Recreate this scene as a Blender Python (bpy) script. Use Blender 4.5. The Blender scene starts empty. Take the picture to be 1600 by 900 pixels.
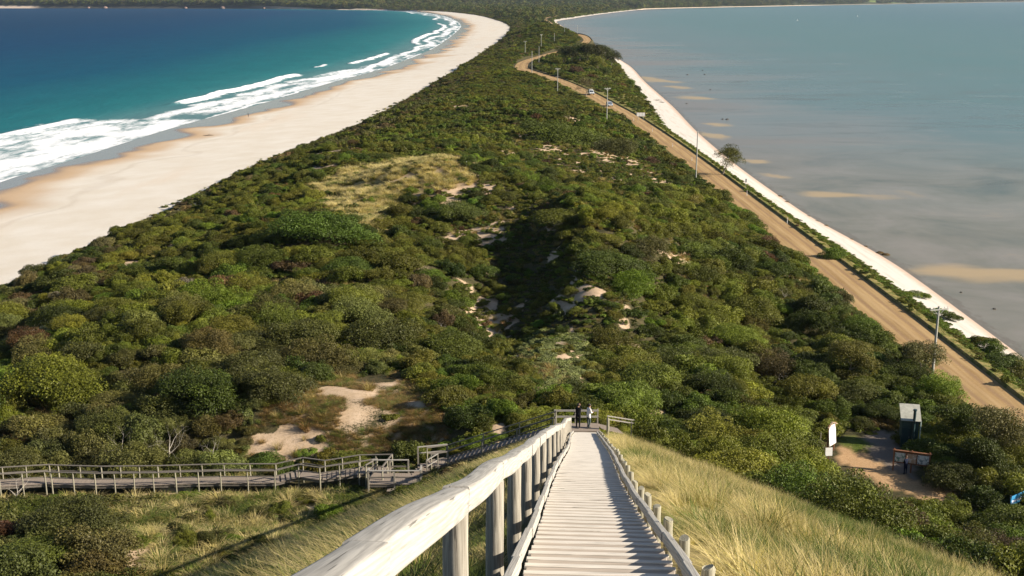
import bpy, bmesh, math, random
import numpy as np
from mathutils import Vector, Matrix

random.seed(7)
RNG = np.random.default_rng(11)
S = bpy.context.scene
COL = S.collection
PI = math.pi

# ------------------------------------------------------------------ camera
FPX, PITCH, EYE = 1800.0, math.radians(14.2), 45.0
CP, SP = math.cos(PITCH), math.sin(PITCH)
cam_data = bpy.data.cameras.new('camera')
cam_data.sensor_width = 36.0
cam_data.lens = 36.0 * FPX / 1600.0
cam_data.clip_start = 0.1
cam_data.clip_end = 60000.0
cam = bpy.data.objects.new('camera', cam_data)
cam.location = (0, 0, EYE)
cam.rotation_euler = (PI / 2 - PITCH, 0, 0)
COL.objects.link(cam)
S.camera = cam


def proj(x, y, z):
    """world -> photograph pixels (1600 x 900) and depth"""
    z = z - EYE
    d = y * CP - z * SP
    u = y * SP + z * CP
    return 800 + FPX * x / d, 450 - FPX * u / d, d


def up(px, py, z):
    """photograph pixel -> world point at height z"""
    a = (px - 800) / FPX
    b = -(py - 450) / FPX
    dx, dy, dz = a, CP + b * SP, -SP + b * CP
    t = (z - EYE) / dz
    return Vector((dx * t, dy * t, z))


# ------------------------------------------------------------------ noise, curves
def _hash(ix, iy, seed):
    h = (ix.astype(np.int64) * 374761393 + iy.astype(np.int64) * 668265263 + seed * 974634777) & 0xFFFFFFFF
    h = ((h ^ (h >> 13)) * 1274126177) & 0xFFFFFFFF
    h = h ^ (h >> 16)
    return (h & 0xFFFFFF) / float(0xFFFFFF)


def vnoise(x, y, seed=0):
    x = np.asarray(x, float); y = np.asarray(y, float)
    ix = np.floor(x); iy = np.floor(y)
    fx = x - ix; fy = y - iy
    fx = fx * fx * (3 - 2 * fx); fy = fy * fy * (3 - 2 * fy)
    a = _hash(ix, iy, seed); b = _hash(ix + 1, iy, seed)
    c = _hash(ix, iy + 1, seed); d = _hash(ix + 1, iy + 1, seed)
    return (a * (1 - fx) + b * fx) * (1 - fy) + (c * (1 - fx) + d * fx) * fy


def fbm(x, y, seed=0, octs=4):
    s = 0; amp = 0.5; tot = 0
    for o in range(octs):
        s = s + amp * vnoise(x * 2 ** o + 17.3 * o, y * 2 ** o - 9.1 * o, seed + o)
        tot += amp; amp *= 0.5
    return s / tot * 2 - 1


def curve(pts):
    """monotone cubic through (t, v) points; linear beyond the ends"""
    X = np.array([p[0] for p in pts], float); Y = np.array([p[1] for p in pts], float)
    h = np.diff(X); dl = np.diff(Y) / h
    m = np.zeros_like(X)
    m[0], m[-1] = dl[0], dl[-1]
    for i in range(1, len(X) - 1):
        m[i] = 0 if dl[i - 1] * dl[i] <= 0 else 2 * dl[i - 1] * dl[i] / (dl[i - 1] + dl[i])

    def f(t):
        t = np.asarray(t, float)
        i = np.clip(np.searchsorted(X, t) - 1, 0, len(h) - 1)
        u = (t - X[i]) / h[i]
        uc = np.clip(u, 0, 1)
        r = ((2 * uc ** 3 - 3 * uc ** 2 + 1) * Y[i] + (uc ** 3 - 2 * uc ** 2 + uc) * h[i] * m[i]
             + (-2 * uc ** 3 + 3 * uc ** 2) * Y[i + 1] + (uc ** 3 - uc ** 2) * h[i] * m[i + 1])
        return r + np.where(u < 0, u * h[i] * m[0], 0) + np.where(u > 1, (u - 1) * h[i] * m[-1], 0)
    return f


def sstep(a, b, t):
    u = np.clip((t - a) / (b - a), 0, 1)
    return u * u * (3 - 2 * u)


# ------------------------------------------------------------------ the isthmus: shore lines, road and heights
XO = curve([(-150, -134), (150, -132), (290, -130), (311, -128.4), (398, -123.5), (503, -111), (615, -101), (769, -84),
            (1101, -72), (1696, -78), (2563, -138), (3660, -316), (4304, -697)])
XE = curve([(-150, -84), (60, -79), (162, -73), (200, -69), (290, -63), (382, -50), (626, -33.5), (900, -20), (1257, -7),
            (1570, -2), (2424, -52), (3254, -176), (3919, -423), (4304, -640)])
XS = curve([(-150, 62), (80, 64.5), (141, 65.7), (189, 66.5), (249, 62.5), (307, 61.8), (380, 63), (494, 68), (625, 72),
            (806, 79), (1131, 80), (1600, 78), (2118, 80), (2563, 139), (3400, 290), (4304, 480)])
RC = curve([(-150, 52), (110, 51.8), (160, 51.4), (215, 50.3), (308, 48.2), (417, 42.7), (461, 37.6), (511, 30.6), (560, 22),
            (600, 13), (650, 6), (705, 8), (765, 18), (835, 34), (890, 50), (950, 61), (1073, 64), (1371, 60), (2100, 58),
            (2563, 105), (3400, 230), (4304, 380)])
RZ = curve([(-150, 2.9), (110, 2.7), (308, 2.5), (417, 3.0), (511, 5.2), (600, 6.6), (705, 6.6), (835, 7.0), (890, 8.0),
            (950, 11), (1000, 11), (1371, 6), (4304, 5)])
CREST = curve([(-150, 13), (40, 13.2), (80, 13.0), (100, 12.0), (130, 10.6), (160, 12), (200, 13), (260, 11), (320, 9.5),
               (450, 8.2), (700, 7.8), (1000, 8), (1500, 6.5), (4304, 6.5)])
BUMPS = [(-13, 203, 4.6, 15, 15), (-30, 160, 2.2, 12, 14), (13, 162, 5.2, 8, 18), (-2, 138, -4.2, 7, 24), (11, 132, 2.6, 5, 12),
         (4.5, 108, 1.5, 4, 13), (10, 345, 2.5, 15, 26), (30, 1150, 9, 26, 120), (46, 690, 4.5, 13, 70),
         (-36, 110, 1.5, 10, 14), (-40, 250, 1.5, 12, 25), (24, 215, 1.5, 9, 22), (-10, 460, 1.5, 20, 40)]
STAIR_X0, STAIR_KX, STAIR_Z0, STAIR_KZ = 0.185, 0.0652, 43.35, -0.368


def verge_x(y):
    e = RC(y) + 3.45
    return np.maximum(e + np.interp(y, [150, 260], [0.36, 0.26]) * (XS(y) - e), XS(y) - 11)


def H(x, y):
    x = np.asarray(x, float); y = np.asarray(y, float)
    xo, xe, xs, rc, rz = XO(y), XE(y), XS(y), RC(y), RZ(y)
    z = np.full(np.broadcast(x, y).shape, -3.0)
    # ocean side bed and beach
    z = np.where(x < xo, np.maximum(-6, (x - xo) * 0.05), z)
    bw = np.maximum(xe - xo, 1)
    tb = (x - xo) / bw
    beach = np.where(tb < 0.35, tb / 0.35 * 1.0, 1.0 + (tb - 0.35) / 0.65 * 2.8)
    z = np.where((x >= xo) & (x < xe), beach, z)
    # dunes
    rl = rc - 4.5
    t = np.clip((x - xe) / np.maximum(rl - xe, 1), 0, 1)
    ze = 3.8
    dome = np.clip(1 - (2 * t - 1) ** 2, 0, 1) ** 0.8
    dz = ze * (1 - t) + rz * t + (CREST(y) - (ze + rz) / 2) * dome
    env = np.clip(dome * 2.2, 0, 1)
    for bx, by, a, sx, sy in BUMPS:
        dz = dz + a * np.exp(-((x - bx) / sx) ** 2 - ((y - by) / sy) ** 2) * env
    lump = 1.3 * fbm(x / 15, y / 15, 3, 3) + 1.9 * fbm(x / 34, y / 40, 13, 2) + 0.3 * fbm(x / 4, y / 4, 9, 2)
    dz = dz + lump * env
    # level ground by the notice boards
    pad = sstep(20, 27, x) * (1 - sstep(45, 49, x)) * sstep(70, 80, y) * (1 - sstep(112, 128, y))
    dz = dz * (1 - pad) + (4.0 + 0.05 * lump) * pad
    # the hollow that the lower boardwalk crosses
    hb = sstep(62, 69, y) * (1 - sstep(79, 88, y)) * (1 - sstep(-7, -2.5, x))
    dz = dz * (1 - hb) + (np.interp(x, [-70, -14, -9, -4, -1], [10.7, 10.9, 11.4, 11.9, 13.0]) + 0.15 * lump) * hb
    # lookout hill
    sx_ = STAIR_X0 + STAIR_KX * y
    ridge = np.where(y > 0, STAIR_Z0 + STAIR_KZ * y - 0.5, 42.85 - 0.25 * np.maximum(-y - 14, 0))
    dx = x - sx_
    drop = np.where(dx < 0, 0.43 * np.maximum(-dx - 1.2, 0), 0.37 * np.maximum(dx - 1.6, 0) + 0.95 * np.maximum(dx - 25, 0))
    hill = ridge - drop + 0.25 * fbm(x / 5, y / 5, 21, 3) * np.clip((np.abs(dx) - 1.5) / 3, 0, 1)
    k = 1.0
    hh = np.clip(0.5 + 0.5 * (hill - dz) / k, 0, 1)
    dz2 = dz * (1 - hh) + hill * hh + k * hh * (1 - hh) * 0.5
    z = np.where((x >= xe) & (x < rl), dz2, z)
    # road shelf, verge, bay beach
    z = np.where((x >= rl) & (x < rc + 3.3), rz, z)
    hill_r = np.where(x >= rl, hill, -99)
    xv = verge_x(y)
    ve = rc + 3.45
    tv = np.clip((x - ve) / np.maximum(xv - ve, 0.5), 0, 1)
    far = sstep(430, 520, y)
    vz = rz + 0.38 + (1.6 - rz - 0.38) * tv ** 1.5 + (0.15 * fbm(x / 3, y / 3, 5, 2)) * np.clip(4 * tv * (1 - tv), 0, 1)
    vb = 0
    for bx, by, a, sx, sy in BUMPS:
        vb = vb + a * np.exp(-((x - bx) / sx) ** 2 - ((y - by) / sy) ** 2)
    vz = vz + vb * np.clip(6 * tv * (1 - tv), 0, 1) * far
    z = np.where((x >= rc + 3.3) & (x < xv), vz, z)
    tr = (x - xv) / np.maximum(xs - xv, 0.5)
    z = np.where((x >= xv) & (x < xs), 1.6 * (1 - tr) ** 0.9 if np.isscalar(tr) else 1.6 * np.clip(1 - tr, 0, 1) ** 0.9, z)
    z = np.where(x >= xs, np.maximum(-1.5, -(x - xs) * 0.04), z)
    return z


def hit(px, py, lift=0.0):
    """where a line through a photograph pixel meets the ground"""
    a = (px - 800) / FPX
    b = -(py - 450) / FPX
    d = np.array([a, CP + b * SP, -SP + b * CP])
    t = np.geomspace(3, 5000, 2600)
    P = np.outer(t, d) + np.array([0, 0, EYE])
    g = P[:, 2] - H(P[:, 0], P[:, 1]) - lift
    i = np.argmax(g < 0)
    if g[i] >= 0:
        return up(px, py, 0)
    f = g[i - 1] / (g[i - 1] - g[i])
    p = P[i - 1] + (P[i] - P[i - 1]) * f
    return Vector(p)


def inside(poly, x, y):
    x = np.asarray(x, float); y = np.asarray(y, float)
    r = np.zeros(np.broadcast(x, y).shape, bool)
    n = len(poly)
    for i in range(n):
        x0, y0 = poly[i]; x1, y1 = poly[(i + 1) % n]
        c = ((y0 > y) != (y1 > y)) & (x < (x1 - x0) * (y - y0) / ((y1 - y0) if y1 != y0 else 1e-9) + x0)
        r ^= c
    return r


def zone(*pix):
    return [tuple(hit(px, py)[:2]) for px, py in pix]


# patches traced on the ground
Z_BLOW = zone((395, 715), (410, 680), (470, 625), (540, 592), (640, 598), (685, 630), (700, 668), (680, 694), (600, 706), (500, 722), (430, 728))
Z_MOUND = zone((470, 296), (520, 272), (600, 252), (660, 244), (722, 258), (745, 285), (700, 300), (640, 300), (605, 335), (585, 372), (545, 345), (500, 318))
Z_GULLY = zone((700, 330), (780, 320), (830, 300), (900, 420), (975, 425), (985, 480), (930, 520), (860, 560), (780, 545), (720, 490), (760, 430))
Z_SPOT1 = zone((780, 212), (900, 215), (1000, 250), (1060, 300), (950, 305), (820, 250))
Z_RIDGE = zone((835, 520), (925, 520), (945, 560), (905, 612), (850, 612), (815, 560))
Z_LEFT = zone((200, 775), (440, 765), (640, 775), (720, 742), (800, 700), (660, 780), (560, 860), (480, 899), (180, 899), (150, 840))
Z_PATH = zone((1306, 700), (1326, 690), (1345, 696), (1372, 722), (1430, 752), (1496, 772), (1500, 789), (1455, 783), (1400, 768), (1345, 742), (1318, 722))
Z_PATH2 = zone((1555, 812), (1568, 800), (1640, 806), (1660, 832), (1590, 826))
Z_SPUR = zone((1340, 690), (1362, 670), (1402, 678), (1408, 700), (1432, 738), (1440, 756), (1400, 738), (1372, 722))
Z_LAWN = zone((1312, 688), (1330, 680), (1356, 690), (1345, 706), (1330, 706))


def gold(x, y):
    """straw coloured marram on the right flank of the lookout hill"""
    dx = x - (STAIR_X0 + STAIR_KX * y)
    lim = np.interp(y, [-30, 0, 20, 40, 50, 60, 70, 78], [26, 24, 21, 17.5, 14, 10.5, 7, 3.0])
    return (dx > 1.0) & (dx < lim + 1.2 * fbm(x / 4, y / 4, 33, 2)) & (y < 79)


# ------------------------------------------------------------------ object helpers
def link(o, parent=None):
    COL.objects.link(o)
    if parent is not None:
        o.parent = parent
    return o


def tag(o, label, cat, group=None, kind=None):
    if label: o['label'] = label
    if cat: o['category'] = cat
    if group: o['group'] = group
    if kind: o['kind'] = kind
    return o


def empty(name, loc, label, cat, group=None, rz=0.0):
    o = bpy.data.objects.new(name, None)
    o.empty_display_size = 0.3
    o.location = loc
    o.rotation_euler = (0, 0, rz)
    link(o)
    return tag(o, label, cat, group)


def np_mesh(name, V, F, mats=None, smooth=False, attrs=None):
    """V (n,3); F (m,k) all of one size"""
    V = np.asarray(V, np.float32); F = np.asarray(F, np.int32)
    me = bpy.data.meshes.new(name)
    k = F.shape[1]
    me.vertices.add(len(V)); me.vertices.foreach_set('co', V.ravel())
    me.loops.add(F.size); me.loops.foreach_set('vertex_index', F.ravel())
    me.polygons.add(len(F))
    me.polygons.foreach_set('loop_start', np.arange(0, F.size, k, dtype=np.int32))
    me.polygons.foreach_set('loop_total', np.full(len(F), k, np.int32))
    me.polygons.foreach_set('use_smooth', np.full(len(F), smooth, bool))
    for an, av in (attrs or {}).items():
        av = np.asarray(av, np.float32)
        if av.ndim == 1:
            me.attributes.new(an, 'FLOAT', 'POINT').data.foreach_set('value', av)
        else:
            me.attributes.new(an, 'FLOAT_VECTOR', 'POINT').data.foreach_set('vector', av.ravel())
    for m in (mats or []):
        me.materials.append(m)
    me.update(calc_edges=True)
    return me


class MB:
    """collects boxes, tubes and prisms, then links them as one mesh object"""
    def __init__(self):
        self.v = []; self.f = []; self.mi = []

    def add(self, vs, fs, m=0):
        n = len(self.v)
        self.v += [tuple(p) for p in vs]
        self.f += [tuple(i + n for i in f) for f in fs]
        self.mi += [m] * len(fs)
        return self

    def box(self, c, s, rot=None, m=0, bev=0.0):
        hx, hy, hz = s[0] / 2, s[1] / 2, s[2] / 2
        c = Vector(c)
        if bev > 0:
            b = bev
            ring = lambda z, e: [(-hx + e, -hy + e - 0, z), (hx - e, -hy + e, z), (hx - e, hy - e, z), (-hx + e, hy - e, z)]
            P = ring(-hz, b) + ring(-hz + b, 0) + ring(hz - b, 0) + ring(hz, b)
            Fs = [(3, 2, 1, 0), (12, 13, 14, 15)]
            for k in range(3):
                for i in range(4):
                    j = (i + 1) % 4
                    Fs.append((k * 4 + i, k * 4 + j, k * 4 + 4 + j, k * 4 + 4 + i))
        else:
            P = [(x, y, z) for z in (-hz, hz) for x, y in ((-hx, -hy), (hx, -hy), (hx, hy), (-hx, hy))]
            Fs = [(3, 2, 1, 0), (4, 5, 6, 7), (0, 1, 5, 4), (1, 2, 6, 5), (2, 3, 7, 6), (3, 0, 4, 7)]
        P = [Vector(p) for p in P]
        if rot is not None:
            P = [rot @ p for p in P]
        return self.add([c + p for p in P], Fs, m)

    def beam(self, a, b, w, h, m=0, bev=0.0, ext=0.0):
        """rectangular bar from a to b (centre line), h measured upright"""
        a = Vector(a); b = Vector(b)
        d = b - a
        L = d.length
        y = d.normalized()
        x = y.cross(Vector((0, 0, 1)))
        x = x.normalized() if x.length > 1e-6 else Vector((1, 0, 0))
        z = x.cross(y)
        R = Matrix((x, y, z)).transposed()
        return self.box((a + b) / 2, (w, L + ext, h), R, m, bev)

    def tube(self, pts, rad, n=8, m=0, cap=True):
        pts = [Vector(p) for p in pts]
        rad = list(rad) if hasattr(rad, '__len__') else [rad] * len(pts)
        rings = []
        ux = None
        for i, p in enumerate(pts):
            d = (pts[min(i + 1, len(pts) - 1)] - pts[max(i - 1, 0)])
            d = d.normalized() if d.length > 1e-9 else Vector((0, 0, 1))
            if ux is None:
                ux = d.orthogonal().normalized()
            ux = (ux - d * ux.dot(d)).normalized()
            uy = d.cross(ux)
            rings.append([p + (ux * math.cos(2 * PI * k / n) + uy * math.sin(2 * PI * k / n)) * rad[i] for k in range(n)])
        V = [q for r in rings for q in r]
        Fs = []
        for i in range(len(pts) - 1):
            for k in range(n):
                j = (k + 1) % n
                Fs.append((i * n + k, i * n + j, i * n + n + j, i * n + n + k))
        if cap:
            Fs.append(tuple(range(n - 1, -1, -1)))
            Fs.append(tuple((len(pts) - 1) * n + k for k in range(n)))
        return self.add(V, Fs, m)

    def prism(self, outline, a, b, m=0):
        """outline [(u,v)] placed by functions a(u,v), b(u,v) on two sides"""
        n = len(outline)
        V = [Vector(a(*p)) for p in outline] + [Vector(b(*p)) for p in outline]
        Fs = [tuple(range(n - 1, -1, -1)), tuple(range(n, 2 * n))]
        for i in range(n):
            j = (i + 1) % n
            Fs.append((i, j, n + j, n + i))
        return self.add(V, Fs, m)

    def build(self, name, mats, parent=None, smooth=False, loc=None):
        me = bpy.data.meshes.new(name)
        me.from_pydata([tuple(p) for p in self.v], [], self.f)
        for mm in (mats if isinstance(mats, (list, tuple)) else [mats]):
            me.materials.append(mm)
        me.polygons.foreach_set('material_index', self.mi)
        if smooth:
            me.polygons.foreach_set('use_smooth', [True] * len(self.f))
        bm = bmesh.new(); bm.from_mesh(me)
        bmesh.ops.recalc_face_normals(bm, faces=bm.faces)
        bm.to_mesh(me); bm.free()
        if smooth:
            try:
                me.set_sharp_from_angle(angle=math.radians(40))
            except Exception:
                pass
        o = bpy.data.objects.new(name, me)
        if loc is not None:
            o.location = loc
        return link(o, parent)


# ------------------------------------------------------------------ materials
class NT:
    def __init__(self, name):
        self.m = bpy.data.materials.new(name)
        self.m.use_nodes = True
        self.t = self.m.node_tree
        self.t.nodes.clear()
        self.out = self.n('OutputMaterial')

    def n(self, kind, **kw):
        nd = self.t.nodes.new('ShaderNode' + kind)
        for k, v in kw.items():
            if k.startswith('i_'):
                nd.inputs[k[2:].replace('_', ' ')].default_value = v
            else:
                setattr(nd, k, v)
        return nd

    def l(self, a, b):
        self.t.links.new(a, b)

    def val(self, sock, v):
        if hasattr(v, 'is_linked') or hasattr(v, 'links'):
            self.l(v, sock)
        else:
            sock.default_value = v

    def math(self, op, a, b=0.0, clamp=False):
        nd = self.n('Math', operation=op, use_clamp=clamp)
        self.val(nd.inputs[0], a); self.val(nd.inputs[1], b)
        return nd.outputs[0]

    def mix(self, f, a, b, blend='MIX'):
        nd = self.n('MixRGB', blend_type=blend)
        self.val(nd.inputs[0], f)
        self.val(nd.inputs[1], a if not isinstance(a, tuple) else (*a[:3], 1))
        self.val(nd.inputs[2], b if not isinstance(b, tuple) else (*b[:3], 1))
        return nd.outputs[0]

    def ramp(self, f, stops, interp='LINEAR'):
        nd = self.n('ValToRGB')
        cr = nd.color_ramp
        cr.interpolation = interp
        while len(cr.elements) < len(stops):
            cr.elements.new(0.5)
        for e, (p, c) in zip(cr.elements, stops):
            e.position = p
            e.color = (c, c, c, 1) if isinstance(c, (int, float)) else (*c[:3], 1)
        self.l(f, nd.inputs[0])
        return nd.outputs[0]

    def attr(self, name, kind='GEOMETRY', out='Fac'):
        return self.n('Attribute', attribute_name=name, attribute_type=kind).outputs[out]

    def noise(self, vec, scale, detail=4, rough=0.55, dist=0.0):
        nd = self.n('TexNoise')
        nd.inputs['Scale'].default_value = scale
        nd.inputs['Detail'].default_value = detail
        nd.inputs['Roughness'].default_value = rough
        nd.inputs['Distortion'].default_value = dist
        if vec is not None: self.l(vec, nd.inputs['Vector'])
        return nd.outputs['Fac']

    def pos(self, scale=None):
        p = self.n('NewGeometry').outputs['Position']
        if scale is None: return p
        mp = self.n('Mapping'); mp.inputs['Scale'].default_value = scale
        self.l(p, mp.inputs['Vector'])
        return mp.outputs[0]

    def obj(self, scale=None):
        p = self.n('TexCoord').outputs['Object']
        if scale is None: return p
        mp = self.n('Mapping'); mp.inputs['Scale'].default_value = scale
        self.l(p, mp.inputs['Vector'])
        return mp.outputs[0]

    def smooth(self, v, a, b):
        nd = self.n('MapRange', interpolation_type='SMOOTHSTEP')
        self.val(nd.inputs[0], v)
        nd.inputs[1].default_value = a; nd.inputs[2].default_value = b
        return nd.outputs[0]

    def bsdf(self, color, rough=0.7, spec=0.3, bump=None, bstr=0.3, bdist=0.02, metal=0.0, ior=None):
        b = self.n('BsdfPrincipled')
        self.val(b.inputs['Base Color'], color if not isinstance(color, tuple) else (*color[:3], 1))
        self.val(b.inputs['Roughness'], rough)
        self.val(b.inputs['Specular IOR Level'], spec)
        b.inputs['Metallic'].default_value = metal
        if ior: b.inputs['IOR'].default_value = ior
        if bump is not None:
            bn = self.n('Bump'); bn.inputs['Strength'].default_value = bstr; bn.inputs['Distance'].default_value = bdist
            self.l(bump, bn.inputs['Height']); self.l(bn.outputs[0], b.inputs['Normal'])
        return b

    def water(self, color, height, bstr, bdist, rough, f0, f1, foam=None):
        """the water's own colour under a broken, wave-roughened sky reflection"""
        bn = self.n('Bump'); bn.inputs['Strength'].default_value = bstr; bn.inputs['Distance'].default_value = bdist
        self.l(height, bn.inputs['Height'])
        df = self.n('BsdfDiffuse'); self.l(color, df.inputs['Color']); self.l(bn.outputs[0], df.inputs['Normal'])
        gl = self.n('BsdfGlossy'); gl.inputs['Roughness'].default_value = rough; self.l(bn.outputs[0], gl.inputs['Normal'])
        lw = self.n('LayerWeight'); lw.inputs['Blend'].default_value = 0.5
        fac = self.math('ADD', f0, self.math('MULTIPLY', self.math('POWER', lw.outputs['Facing'], 3.0), f1))
        if foam is not None: fac = self.math('MULTIPLY', fac, self.math('SUBTRACT', 1.0, foam))
        mx = self.n('MixShader'); self.l(fac, mx.inputs[0]); self.l(df.outputs[0], mx.inputs[1]); self.l(gl.outputs[0], mx.inputs[2])
        return mx

    def done(self, sh):
        self.l(sh.outputs[0] if hasattr(sh, 'outputs') else sh, self.out.inputs['Surface'])
        return self.m


def paint(name, c, rough=0.6, spec=0.3, var=0.25, scale=3.0, metal=0.0):
    t = NT(name)
    n = t.noise(t.obj(), scale, 5)
    k = t.ramp(n, [(0.3, 1 - var), (0.7, 1 + var * 0.3)])
    col = t.mix(1.0, c, k, 'MULTIPLY')
    return t.done(t.bsdf(col, rough, spec, n, 0.15, 0.01, metal))


def wood(name, c0, c1, axis='y', fine=60.0, tilt=0.0, yaw=0.0):
    """weathered timber: grain stretched along one axis of the object"""
    t = NT(name)
    lo = 1.6
    base = t.n('Mapping'); base.inputs['Rotation'].default_value = (tilt, 0, yaw)
    t.l(t.obj(), base.inputs['Vector'])

    def oc(sc):
        mp = t.n('Mapping'); mp.inputs['Scale'].default_value = sc
        t.l(base.outputs[0], mp.inputs['Vector']); return mp.outputs[0]
    sc = {'x': (lo, fine, fine), 'y': (fine, lo, fine), 'z': (fine, fine, lo)}[axis]
    g = t.noise(oc(sc), 1.0, 5, 0.6, 0.4)
    sc2 = {'x': (0.5, 1, 1), 'y': (1, 0.5, 1), 'z': (1, 1, 0.5)}[axis]
    wv = t.n('TexWave', wave_type='RINGS', rings_direction=axis.upper())
    wv.inputs['Scale'].default_value = 17.0; wv.inputs['Distortion'].default_value = 0.9
    wv.inputs['Detail'].default_value = 2.5; wv.inputs['Detail Scale'].default_value = 0.8
    wm = t.n('Mapping'); wm.inputs['Rotation'].default_value = (0.03, 0.025, 0.04); wm.inputs['Location'].default_value = (0.03, 0.02, 0.05)
    t.l(oc(sc2), wm.inputs['Vector']); t.l(wm.outputs[0], wv.inputs['Vector'])
    f = t.math('MULTIPLY', t.math('ADD', g, t.math('MULTIPLY', wv.outputs['Fac'], 0.16)), 0.92)
    col = t.ramp(f, [(0.36, c0), (0.52, tuple((a + b) / 2 for a, b in zip(c0, c1))), (0.68, c1)])
    crk = {'x': (1.1, 38, 38), 'y': (38, 1.1, 38), 'z': (38, 38, 1.1)}[axis]
    ck = t.noise(oc(crk), 1.0, 3, 0.5)
    col = t.mix(t.ramp(ck, [(0.66, 0.0), (0.70, 0.85)]), col, tuple(v * 0.28 for v in c0))
    big = t.noise(t.obj(), 2.3, 3)
    col = t.mix(t.ramp(big, [(0.3, 0.0), (0.75, 0.35)]), col, tuple(v * 0.72 for v in c1))
    return t.done(t.bsdf(col, 0.8, 0.2, g, 0.35, 0.004))


def leafy(name, trans=0.16):
    """foliage: colour from each plant's own tint, light and dark leaves from the mesh"""
    t = NT(name)
    tint = t.attr('tint', 'INSTANCER', 'Color')
    lv = t.attr('lv')
    hue = t.attr('lh')
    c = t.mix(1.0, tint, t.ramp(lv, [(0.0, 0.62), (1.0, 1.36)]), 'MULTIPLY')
    c = t.mix(t.math('MULTIPLY', hue, 0.45), c, t.mix(1.0, c, (1.25, 1.28, 0.6), 'MULTIPLY'))
    b = t.bsdf(c, 0.55, 0.22)
    tr = t.n('BsdfTranslucent')
    t.l(t.mix(1.0, c, (1.2, 1.25, 0.6), 'MULTIPLY'), tr.inputs['Color'])
    mx = t.n('MixShader'); mx.inputs[0].default_value = trans
    t.l(b.outputs[0], mx.inputs[1]); t.l(tr.outputs[0], mx.inputs[2])
    return t.done(mx)


M_LEAF = leafy('leaf')
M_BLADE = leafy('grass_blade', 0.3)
M_BARK = wood('bark', (0.13, 0.10, 0.075), (0.30, 0.26, 0.21), 'z', 20)
M_DEADWOOD = wood('bleached_twig', (0.34, 0.31, 0.27), (0.55, 0.51, 0.45), 'z', 20)
M_RAIL = wood('rail_timber', (0.24, 0.225, 0.205), (0.45, 0.43, 0.39), 'y', 70)
M_STAIRRAIL = wood('stair_rail_timber', (0.30, 0.285, 0.26), (0.51, 0.485, 0.44), 'y', 70, math.atan(0.368), 0.0611)
M_POST = wood('post_timber', (0.20, 0.18, 0.15), (0.42, 0.39, 0.33), 'z', 45)
M_PLANK = wood('plank_timber', (0.20, 0.165, 0.135), (0.34, 0.285, 0.24), 'x', 40)
M_TREAD = wood('tread_timber', (0.33, 0.28, 0.23), (0.53, 0.455, 0.385), 'x', 40)
M_NOSE = wood('nosing_timber', (0.52, 0.48, 0.42), (0.74, 0.69, 0.62), 'x', 40)
M_OLD = wood('old_timber', (0.11, 0.10, 0.09), (0.25, 0.225, 0.195), 'x', 40)
M_OLDPOST = wood('old_post_timber', (0.19, 0.18, 0.135), (0.38, 0.36, 0.28), 'z', 40)
M_POLE = wood('pole_timber', (0.26, 0.27, 0.25), (0.42, 0.42, 0.39), 'z', 30)
M_STEEL = paint('galvanised_steel', (0.45, 0.46, 0.46), 0.4, 0.5, 0.2, 5, 0.6)
M_WHITE = paint('white_paint', (0.78, 0.78, 0.77), 0.5, 0.4, 0.1)
M_CERAMIC = paint('pale_ceramic', (0.5, 0.5, 0.48), 0.3, 0.5, 0.1)
M_BLACK = paint('black_rubber', (0.03, 0.03, 0.03), 0.7, 0.3, 0.2)
# ------------------------------------------------------------------ ground sheet
def rows(y0, y1, near, ratio, ynear):
    out = [y0]
    while out[-1] < y1:
        y = out[-1]
        out.append(y + (near if y < ynear else max(near, y * ratio)))
    out[-1] = y1
    return np.array(out)


def grid_faces(nr, nc):
    i = np.arange(nr - 1)[:, None] * nc + np.arange(nc - 1)[None, :]
    return np.stack([i, i + 1, i + nc + 1, i + nc], -1).reshape(-1, 4)


ys = rows(-70.0, 4304.0, 0.7, 0.0062, 110)
bp = [lambda y: XO(y) - 60, lambda y: XO(y), XE, lambda y: RC(y) - 5.5, lambda y: RC(y) - 3.6, lambda y: RC(y) + 3.28,
      lambda y: RC(y) + 3.5, verge_x, XS, lambda y: XS(y) + 40]
cnt = [8, 34, 190, 4, 8, 2, 12, 14, 8]
cols = []
for k, n in enumerate(cnt):
    a, b = bp[k](ys), bp[k + 1](ys)
    for j in range(n):
        cols.append(a + (b - a) * j / n)
cols.append(bp[-1](ys))
TX = np.stack(cols, 1)
TY = np.repeat(ys[:, None], TX.shape[1], 1)
TZ = H(TX, TY)
fx, fy = TX.ravel(), TY.ravel()
w_sand = np.zeros(fx.shape)
near = (fy < 700)


def soft(poly, x, y, wob=1.5, scale=3.0, seed=1):
    """polygon mask with a wandering edge"""
    ox = wob * fbm(x / scale, y / scale, seed, 3); oy = wob * 1.6 * fbm(x / scale, y / scale, seed + 50, 3)
    return inside(poly, x + ox, y + oy).astype(float)


w_blow = soft(Z_BLOW, fx, fy, 2.2, 4.0)
w_mound = soft(Z_MOUND, fx, fy, 9, 12)
w_spot = np.maximum(soft(Z_GULLY, fx, fy, 2, 5), soft(Z_SPOT1, fx, fy, 3, 8)) * sstep(0.02, 0.30, fbm(fx / 3.2, fy / 5.0, 71, 3))
w_ridge = soft(Z_RIDGE, fx, fy, 1, 3) * (0.35 + 0.65 * sstep(0.0, 0.25, fbm(fx / 2.0, fy / 2.6, 41, 3)))
w_any = 0.8 * sstep(0.36, 0.5, fbm(fx / 6, fy / 9, 77, 3)) * near
w_sand = np.clip(np.maximum.reduce([w_blow * (0.80 + 0.75 * fbm(fx / 2.5, fy / 2.5, 61, 3)), w_mound * (0.42 + 0.5 * fbm(fx / 4, fy / 5, 62, 3)), w_spot, w_ridge * 0.8, w_any * 0.9]), 0, 1)
w_left = soft(Z_LEFT, fx, fy, 1.5, 4)
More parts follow.
